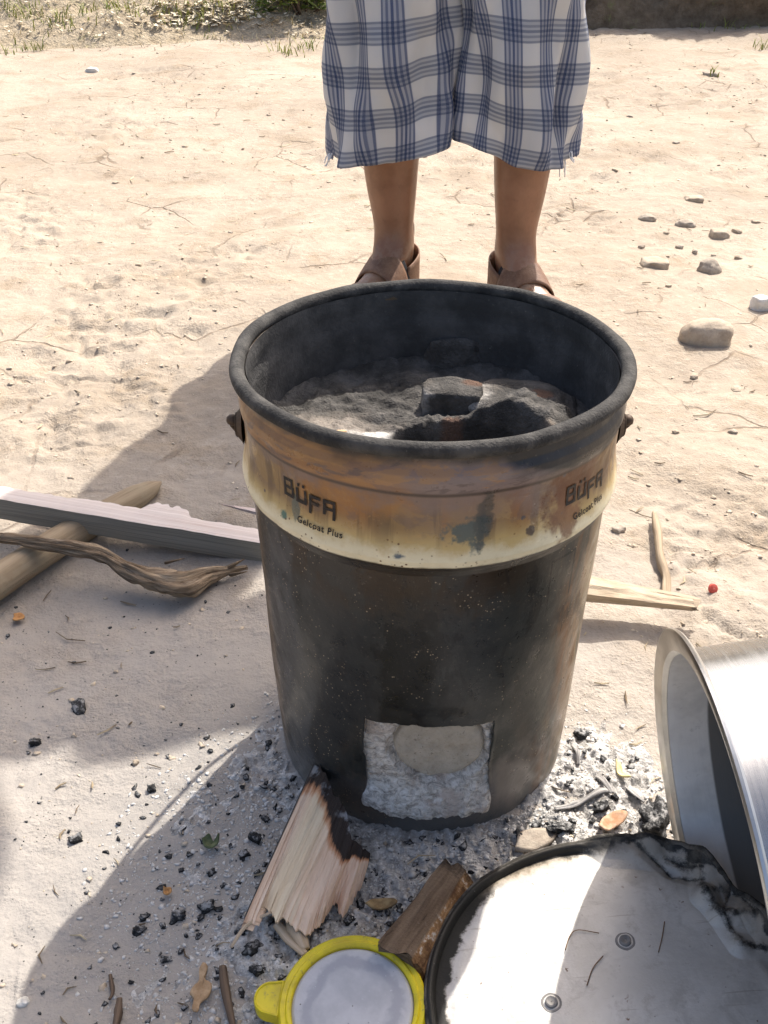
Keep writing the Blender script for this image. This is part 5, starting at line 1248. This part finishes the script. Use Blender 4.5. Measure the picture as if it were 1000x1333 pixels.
blades('grass', tf, M_grass, 31)
td = []
for q in range(150):
    td.append((r.uniform(-3.2, .3), 5.0+r.uniform(0, 2.4), 9, .09))
blades('dry_grass', td, M_dry, 33, .015, .045)
# leaf litter on the slope: pale dry leaves
V, F = [], []
for q in range(700):
    c_ = far_pt(r.normal(295, 60), r.uniform(4, 36)) if q < 420 else far_pt(r.uniform(0, 420), r.uniform(2, 50)); z = bank_z(c_[0], c_[1])+.012; a = r.uniform(0, 6.3); s = r.uniform(.008, .026) if q < 300 else r.uniform(.006, .015); t1, t2 = r.uniform(-.5, .5, 2); o = len(V)
    d = np.array([math.cos(a), math.sin(a), t1]); e = np.array([-math.sin(a), math.cos(a), t2])*.45; p = np.array([c_[0], c_[1], z])
    V += [p-d*s, p-e*s*.9-d*s*.3, p-e*s+d*s*.3, p+d*s, p+e*s+d*s*.3, p+e*s*.9-d*s*.3]; F += [(o, o+1, o+2, o+3), (o, o+3, o+4, o+5)]
tag(mesh_obj('leaf_litter', V, F, mat_flat('dry_leaf', (.45, .36, .22), (.74, .67, .52)), smooth=False), kind='stuff')
# the green bush just left of the shorts
def bush(c0, w_, d_, h_, n, label, seed, nm='bush'):
    r = np.random.default_rng(seed); e = empty(nm, (c0[0], c0[1], bank_z(c0[0], c0[1])), label, 'bush')
    V, F = [], []
    cl = [(r.normal(0, .42), r.normal(0, .42), abs(r.normal(.42, .28))) for _ in range(34)]
    for q in range(n):
        c_ = cl[r.integers(len(cl))]; p = np.array([c_[0]*w_, c_[1]*d_, c_[2]*h_])+r.normal(0, 1, 3)*np.array([.10*w_, .10*d_, .10*h_]); p[2] = max(.01, p[2])
        a = r.uniform(0, 6.3); s = r.uniform(.010, .024); tl_ = r.uniform(-.9, .9); d = np.array([math.cos(a), math.sin(a), tl_*.6]); ee = np.array([-math.sin(a), math.cos(a), r.uniform(-.7, .7)])*.42; o = len(V)
        V += [p-d*s, p-ee*s, p+d*s, p+ee*s]; F += [(o, o+1, o+2, o+3)]
    k = NT('bush_leaf'); n_ = k.noise(k.pos, 8, 3); col = k.mx(k.sst(n_, .35, .65), (.11, .16, .03), (.32, .36, .09)); k.fin(col, .6, spec=.3)
    mesh_obj('foliage', V, F, k.m, e, smooth=False)
    for c_ in cl[:12]: tube('stem', spline([(c_[0]*w_*.2, c_[1]*d_*.2, -.02), (c_[0]*w_*.6, c_[1]*d_*.6, c_[2]*h_*.5), (c_[0]*w_, c_[1]*d_, c_[2]*h_)], 8), np.linspace(.006, .002, 8), M_twig, e, n=6)
q = far_pt(392, 30); bush((q[0], q[1]+.08), .30, .22, .40, 3400, 'leafy green bush on the slope edge just left of the shorts', 5)
q = far_pt(912, 8); bush((q[0], q[1]+.05), .09, .07, .09, 260, 'little green plant clinging to the steep dark bank', 6, 'small_plant')
